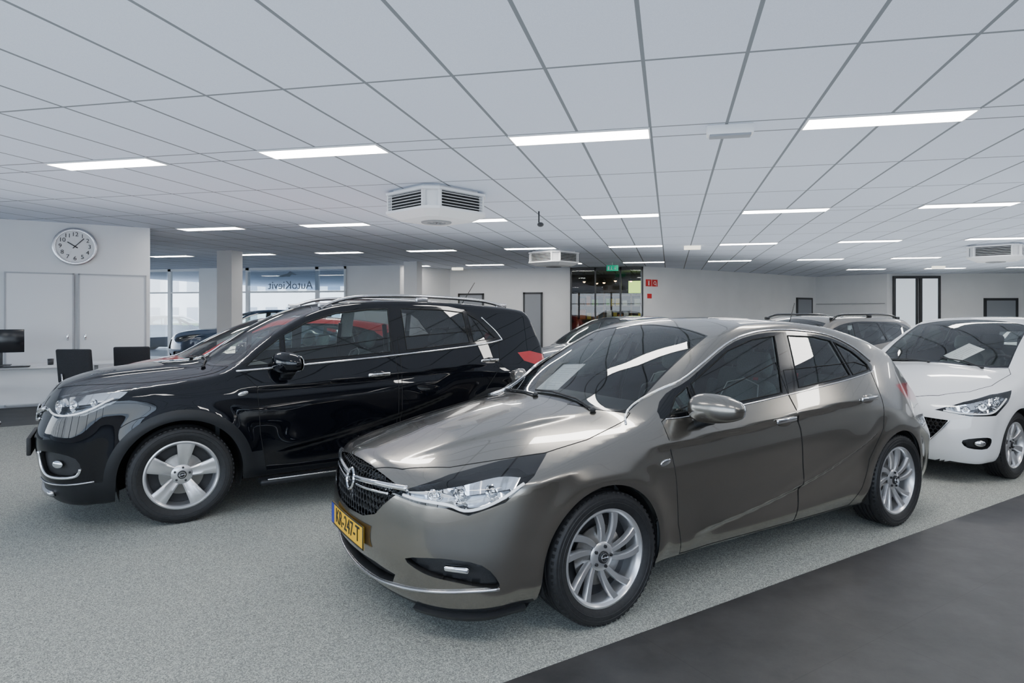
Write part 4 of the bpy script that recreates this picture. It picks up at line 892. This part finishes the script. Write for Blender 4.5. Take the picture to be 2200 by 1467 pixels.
g=G();g.add(*rbox((0,0,0),(.34,.04,.17),.006,2));g.obj('sign_panel',M['green'],e,auto=40)
g=G();g.add(*tube([(0,0,.16),(0,0,.085)],.01,5));g.obj('sign_hanger',M['acwhite'],e)
g=G()
g.add([(.05,-.022,.0),(.07,-.022,0),(.07,-.022,.05),(.09,-.022,.05),(.09,-.022,.0),(.11,-.022,0),(.08,-.022,-.05)],[(0,1,2,3,4,5,6)]);g.add(*vbox((-.11,-.022,0),(.05,.002,.11)));g.add(*vbox((-.03,-.022,-.01),(.02,.002,.06)));g.add(*ellip((-.025,-.022,.04),(.012,.002,.012),10,6));g.add(*tube([(-.03,-.022,-.03),(-.0,-.022,-.055)],.006,4));g.add(*tube([(-.03,-.022,-.03),(-.06,-.022,-.055)],.006,4));g.obj('sign_symbol',M['signwhite'],e,False)
dgl=math.atan2(7.4,6.63)
def onwall(name,s,z,lab,**k): 
    p=Vector((-.83,20.6))+Vector((6.63,7.4)).normalized()*s;n=Vector((7.4,-6.63)).normalized()*.012
    return empty(name,(p.x+n.x,p.y+n.y,z),(0,0,dgl),label=lab,category='sign')
for s,sym in((.22,'x'),(.50,'h')):
    e=onwall('fire_sign',s,2.5,'square red fire safety sign with white symbol');g=G();g.add(*vbox((0,0,0),(.25,.01,.22)));g.obj('sign_panel',M['signred'],e,False);g=G()
    if sym=='x': g.add(*rbox((0,-.008,-.02),(.05,.006,.12),.01,2));g.add(*vbox((0,-.008,.06),(.09,.006,.012)))
    else: g.add(*tube([(.05*math.cos(a),-.008,.05*math.sin(a)) for a in np.linspace(0,6.28,16,endpoint=False)],.01,4,True));g.add(*vbox((.06,-.008,-.06),(.014,.006,.08)))
    g.obj('sign_symbol',M['signwhite'],e,False)
e=onwall('fire_sign',.25,2.0,'narrow red and white notice sign');g=G();g.add(*vbox((0,0,0),(.22,.01,.34)));g.obj('sign_panel',M['signwhite'],e,False);g=G();g.add(*vbox((0,-.007,.08),(.20,.004,.15)));g.obj('sign_symbol',M['signred'],e,False)
# ---------------------------------------------------------------- clock
e=empty('wall_clock',(-9.735,8.925,2.63),(0,0,math.pi/4),label='round silver-rimmed white clock with black numerals on white wall',category='clock')
g=G();V,Fc=lathe([(0,.31),(-.05,.31),(-.055,.30),(-.05,.265),(-.03,.26)],56);g.add(V,Fc);g.obj('clock_rim',M['satinchrome'],e,auto=40)
g=G();g.add(*lathe([(-.03,.265),(-.032,.0005)],56));g.obj('clock_face',M['signwhite'],e)
def cl(x,z,y=-.036): return Matrix.Translation((x,y,z))@Matrix.Rotation(math.pi/2,4,'X')
for i in range(1,13):
    a=math.pi/2-i*math.pi/6;text(str(i),.095,M['ink'],cl(.20*math.cos(a),.20*math.sin(a)),'clock_numeral',e,.001)
def hand(a,l,w):
    g=G();V,Fc=vbox((0,-.042,l/2-.03),(w,.003,l+.03));g.add(V,Fc,0,Matrix.Rotation(a,4,'Y'));g.obj('clock_hand',M['ink'],e,False)
hand(math.radians(304),.14,.016);hand(math.radians(42),.20,.012)
# ---------------------------------------------------------------- office furniture
R45=math.pi/4
e=empty('desk',(-9.45,7.55,0),(0,0,R45),label='white office desk with front panel',category='desk')
g=G();g.add(*rbox((0,0,.735),(1.7,.8,.03),.006,2));g.obj('desk_top',M['desk'],e,auto=40)
g=G();g.add(*vbox((0,-.25,.46),(1.6,.02,.5)));g.obj('front_panel',M['desk'],e,False)
for x in(-.78,.78):
    for y in(-.33,.33): g=G();g.add(*vbox((x,y,.36),(.05,.05,.72)));g.obj('leg',M['trimgrey'],e,False)
e=empty('monitor',(-9.52,7.53,.75),(0,0,R45),label='black desktop monitor standing on the desk',category='monitor')
g=G();g.add(*rbox((0,0,.36),(.55,.03,.34),.008,2));g.obj('display_panel',M['screen'],e,auto=40);g=G();g.add(*rbox((0,.02,.12),(.05,.03,.22),.008,2));g.add(*rbox((0,.02,.008),(.24,.18,.016),.006,2));g.obj('monitor_stand',M['frame'],e,auto=40)
e=mk('coffee_mug',*lathe([(0,.0005),(0,.035),(.09,.04),(.09,.036),(.01,.03)],20,'z'),M['frame'],loc=(-9.0,7.85,.75),label='small dark mug on the desk',category='mug')
e=empty('keyboard',(-9.1,7.35,.75),(0,0,R45),label='black computer keyboard on the desk',category='keyboard');g=G();g.add(*rbox((0,0,.01),(.42,.14,.02),.006,2));g.obj('key_bed',M['screen'],e,auto=40)
e=empty('side_table',(-8.45,8.9,0),(0,0,R45),label='white meeting table near the office wall',category='table')
g=G();g.add(*rbox((0,0,.735),(1.3,.7,.03),.006,2));g.obj('table_top',M['desk'],e,auto=40)
for x in(-.58,.58):
    for y in(-.28,.28): g=G();g.add(*vbox((x,y,.36),(.04,.04,.72)));g.obj('leg',M['trimgrey'],e,False)
def chair(u,v,rot,lab):
    e=empty('office_chair',(u,v,0),(0,0,rot),label=lab,category='chair')
    g=G();g.add(*rbox((0,0,.46),(.46,.46,.07),.03,3));g.obj('seat',M['fabricblack'],e,auto=50)
    g=G();V,Fc=rbox((0,0,0),(.46,.05,.46),.022,3);V=[(x,y+.5*x*x*-1,z) for x,y,z in V];g.add(V,Fc,0,Matrix.Translation((0,.24,.80))@Matrix.Rotation(-.12,4,'X'));g.obj('backrest',M['fabricblack'],e,auto=50)
    for x in(-.2,.2):
        for y in(-.2,.2): g=G();g.add(*tube([(x,y,.44),(x*1.1,y*1.1,0)],.012,6));g.obj('leg',M['satinchrome'],e)
    for x in(-.15,.15):g=G();g.add(*tube([(x,.2,.44),(x,.25,.7)],.012,6));g.obj('back_support',M['satinchrome'],e)
chair(-7.9,7.4,R45+2.6,'black fabric visitor chair beside the desk');chair(-7.75,8.1,R45+2.9,'black fabric visitor chair by the meeting table')
e=empty('swivel_chair',(-9.0,6.75,0),(0,0,2.4),label='black swivel desk chair with five-star base',category='chair')
g=G();g.add(*rbox((0,0,.48),(.48,.48,.08),.035,3));g.obj('seat',M['fabricblack'],e,auto=50);g=G();g.add(*rbox((0,.25,.85),(.44,.06,.5),.025,3));g.obj('backrest',M['fabricblack'],e,auto=50)
g=G();g.add(*tube([(0,0,.44),(0,0,.1)],.025,8))
for q in range(5):
    a=q*2*math.pi/5;g.add(*tube([(0,0,.1),(.28*math.cos(a),.28*math.sin(a),.07)],.018,6));g.add(*ellip((.28*math.cos(a),.28*math.sin(a),.03),(.03,.03,.03),10,8))
g.obj('star_base',M['satinchrome'],e)
# ---------------------------------------------------------------- price sheets on dashboards
def sheet(sh,root_xy,x,y,rz,gap,lab):
    # lies just under the windscreen glass, following its slope
    z=float(sh.Tf(np.array([x]),np.array([abs(y)]))[0])-gap
    sl=float(sh.Tf(np.array([x+.1]),np.array([abs(y)]))[0]-sh.Tf(np.array([x-.1]),np.array([abs(y)]))[0])/.2
    c=math.cos(R45);lx=x-sh.xm;wx=root_xy[0]+c*lx-c*y;wy=root_xy[1]+c*lx+c*y
    e=empty('price_sheet',(wx,wy,z),(0,0,R45),label=lab,category='paper')
    mt=Matrix.Rotation(-math.atan(sl),4,'Y')@Matrix.Rotation(rz,4,'Z')
    g=G();V,Fc=vbox((0,0,0),(.297,.21,.0012));g.add(V,Fc,0,mt);g.obj('paper_sheet',M['paper'],e,False)
    g=G()
    for i in range(9):
        V,Fc=vbox((-.10+.024*i,random.uniform(-.02,.0),.001),(.004,.12 if i else .08,.0008));g.add(V,Fc,0,mt)
    g.obj('printed_lines',M['paperink'],e,False)
sheet(shA,(.011,4.671),1.36,.13,math.radians(8),.022,'white A4 price sheet lying on the dashboard behind the windscreen')
sheet(shW,(3.41,8.12),1.25,-.20,math.radians(-30),.022,'white A4 price sheet lying on the dashboard behind the windscreen')
# ---------------------------------------------------------------- outside
mk('outdoor_ground',*vbox((-20,60,-.16),(160,95,.1)),M['paving'],smooth=False,kind='structure')
mk('outdoor_ground_front',*vbox((0,-25,-.16),(160,43.5,.1)),M['paving'],smooth=False,kind='structure')
mk('outdoor_ground_side',*vbox((-52,8,-.16),(60,22.5,.1)),M['paving'],smooth=False,kind='structure')
g=G();V,Fc=rbox((0,0,.5),(9,1.2,1.0),.25,4);g.add(V,Fc);g.obj('hedge',M['hedge'],loc=(-29,38,-.1),label='trimmed green hedge along the street',category='hedge')
f=G();f.add(*vbox((0,0,4),(50,6,8)));b=empty('building',(-36,56,-.1),label='pale apartment building with rows of windows across the street',category='building');f.obj('facade',M['facade'],b,False)
for i in range(-11,12):
    for z in(1.6,4.4,7.0): f=G();f.add(*vbox((i*2.1,-3.02,z),(1.2,.05,1.3)));f.obj('facade_window',M['winfar'],b,False)
build_car(I20,(-20.0,23.0),M['navy'],'blue hatchback parked outside the showroom window',0,'multi',.305,.195,.205,yc=.735,rot=math.radians(200),seats=False)
# ---------------------------------------------------------------- world
w=bpy.data.worlds.new('world');bpy.context.scene.world=w;w.use_nodes=True;t=w.node_tree;bg=t.nodes['Background']
tc=t.nodes.new('ShaderNodeTexCoord');sx=t.nodes.new('ShaderNodeSeparateXYZ');crp=t.nodes.new('ShaderNodeValToRGB');t.links.new(tc.outputs['Generated'],sx.inputs[0])
mr=t.nodes.new('ShaderNodeMapRange');mr.inputs[1].default_value=-1;mr.inputs[2].default_value=1;t.links.new(sx.outputs[2],mr.inputs[0]);t.links.new(mr.outputs[0],crp.inputs[0])
e=crp.color_ramp.elements;e[0].color=(.45,.48,.52,1);e[0].position=.48;e[1].color=(.62,.78,1,1);e[1].position=.62;e2=e.new(.5);e2.color=(.85,.93,1,1)
t.links.new(crp.outputs[0],bg.inputs[0]);bg.inputs[1].default_value=6.0
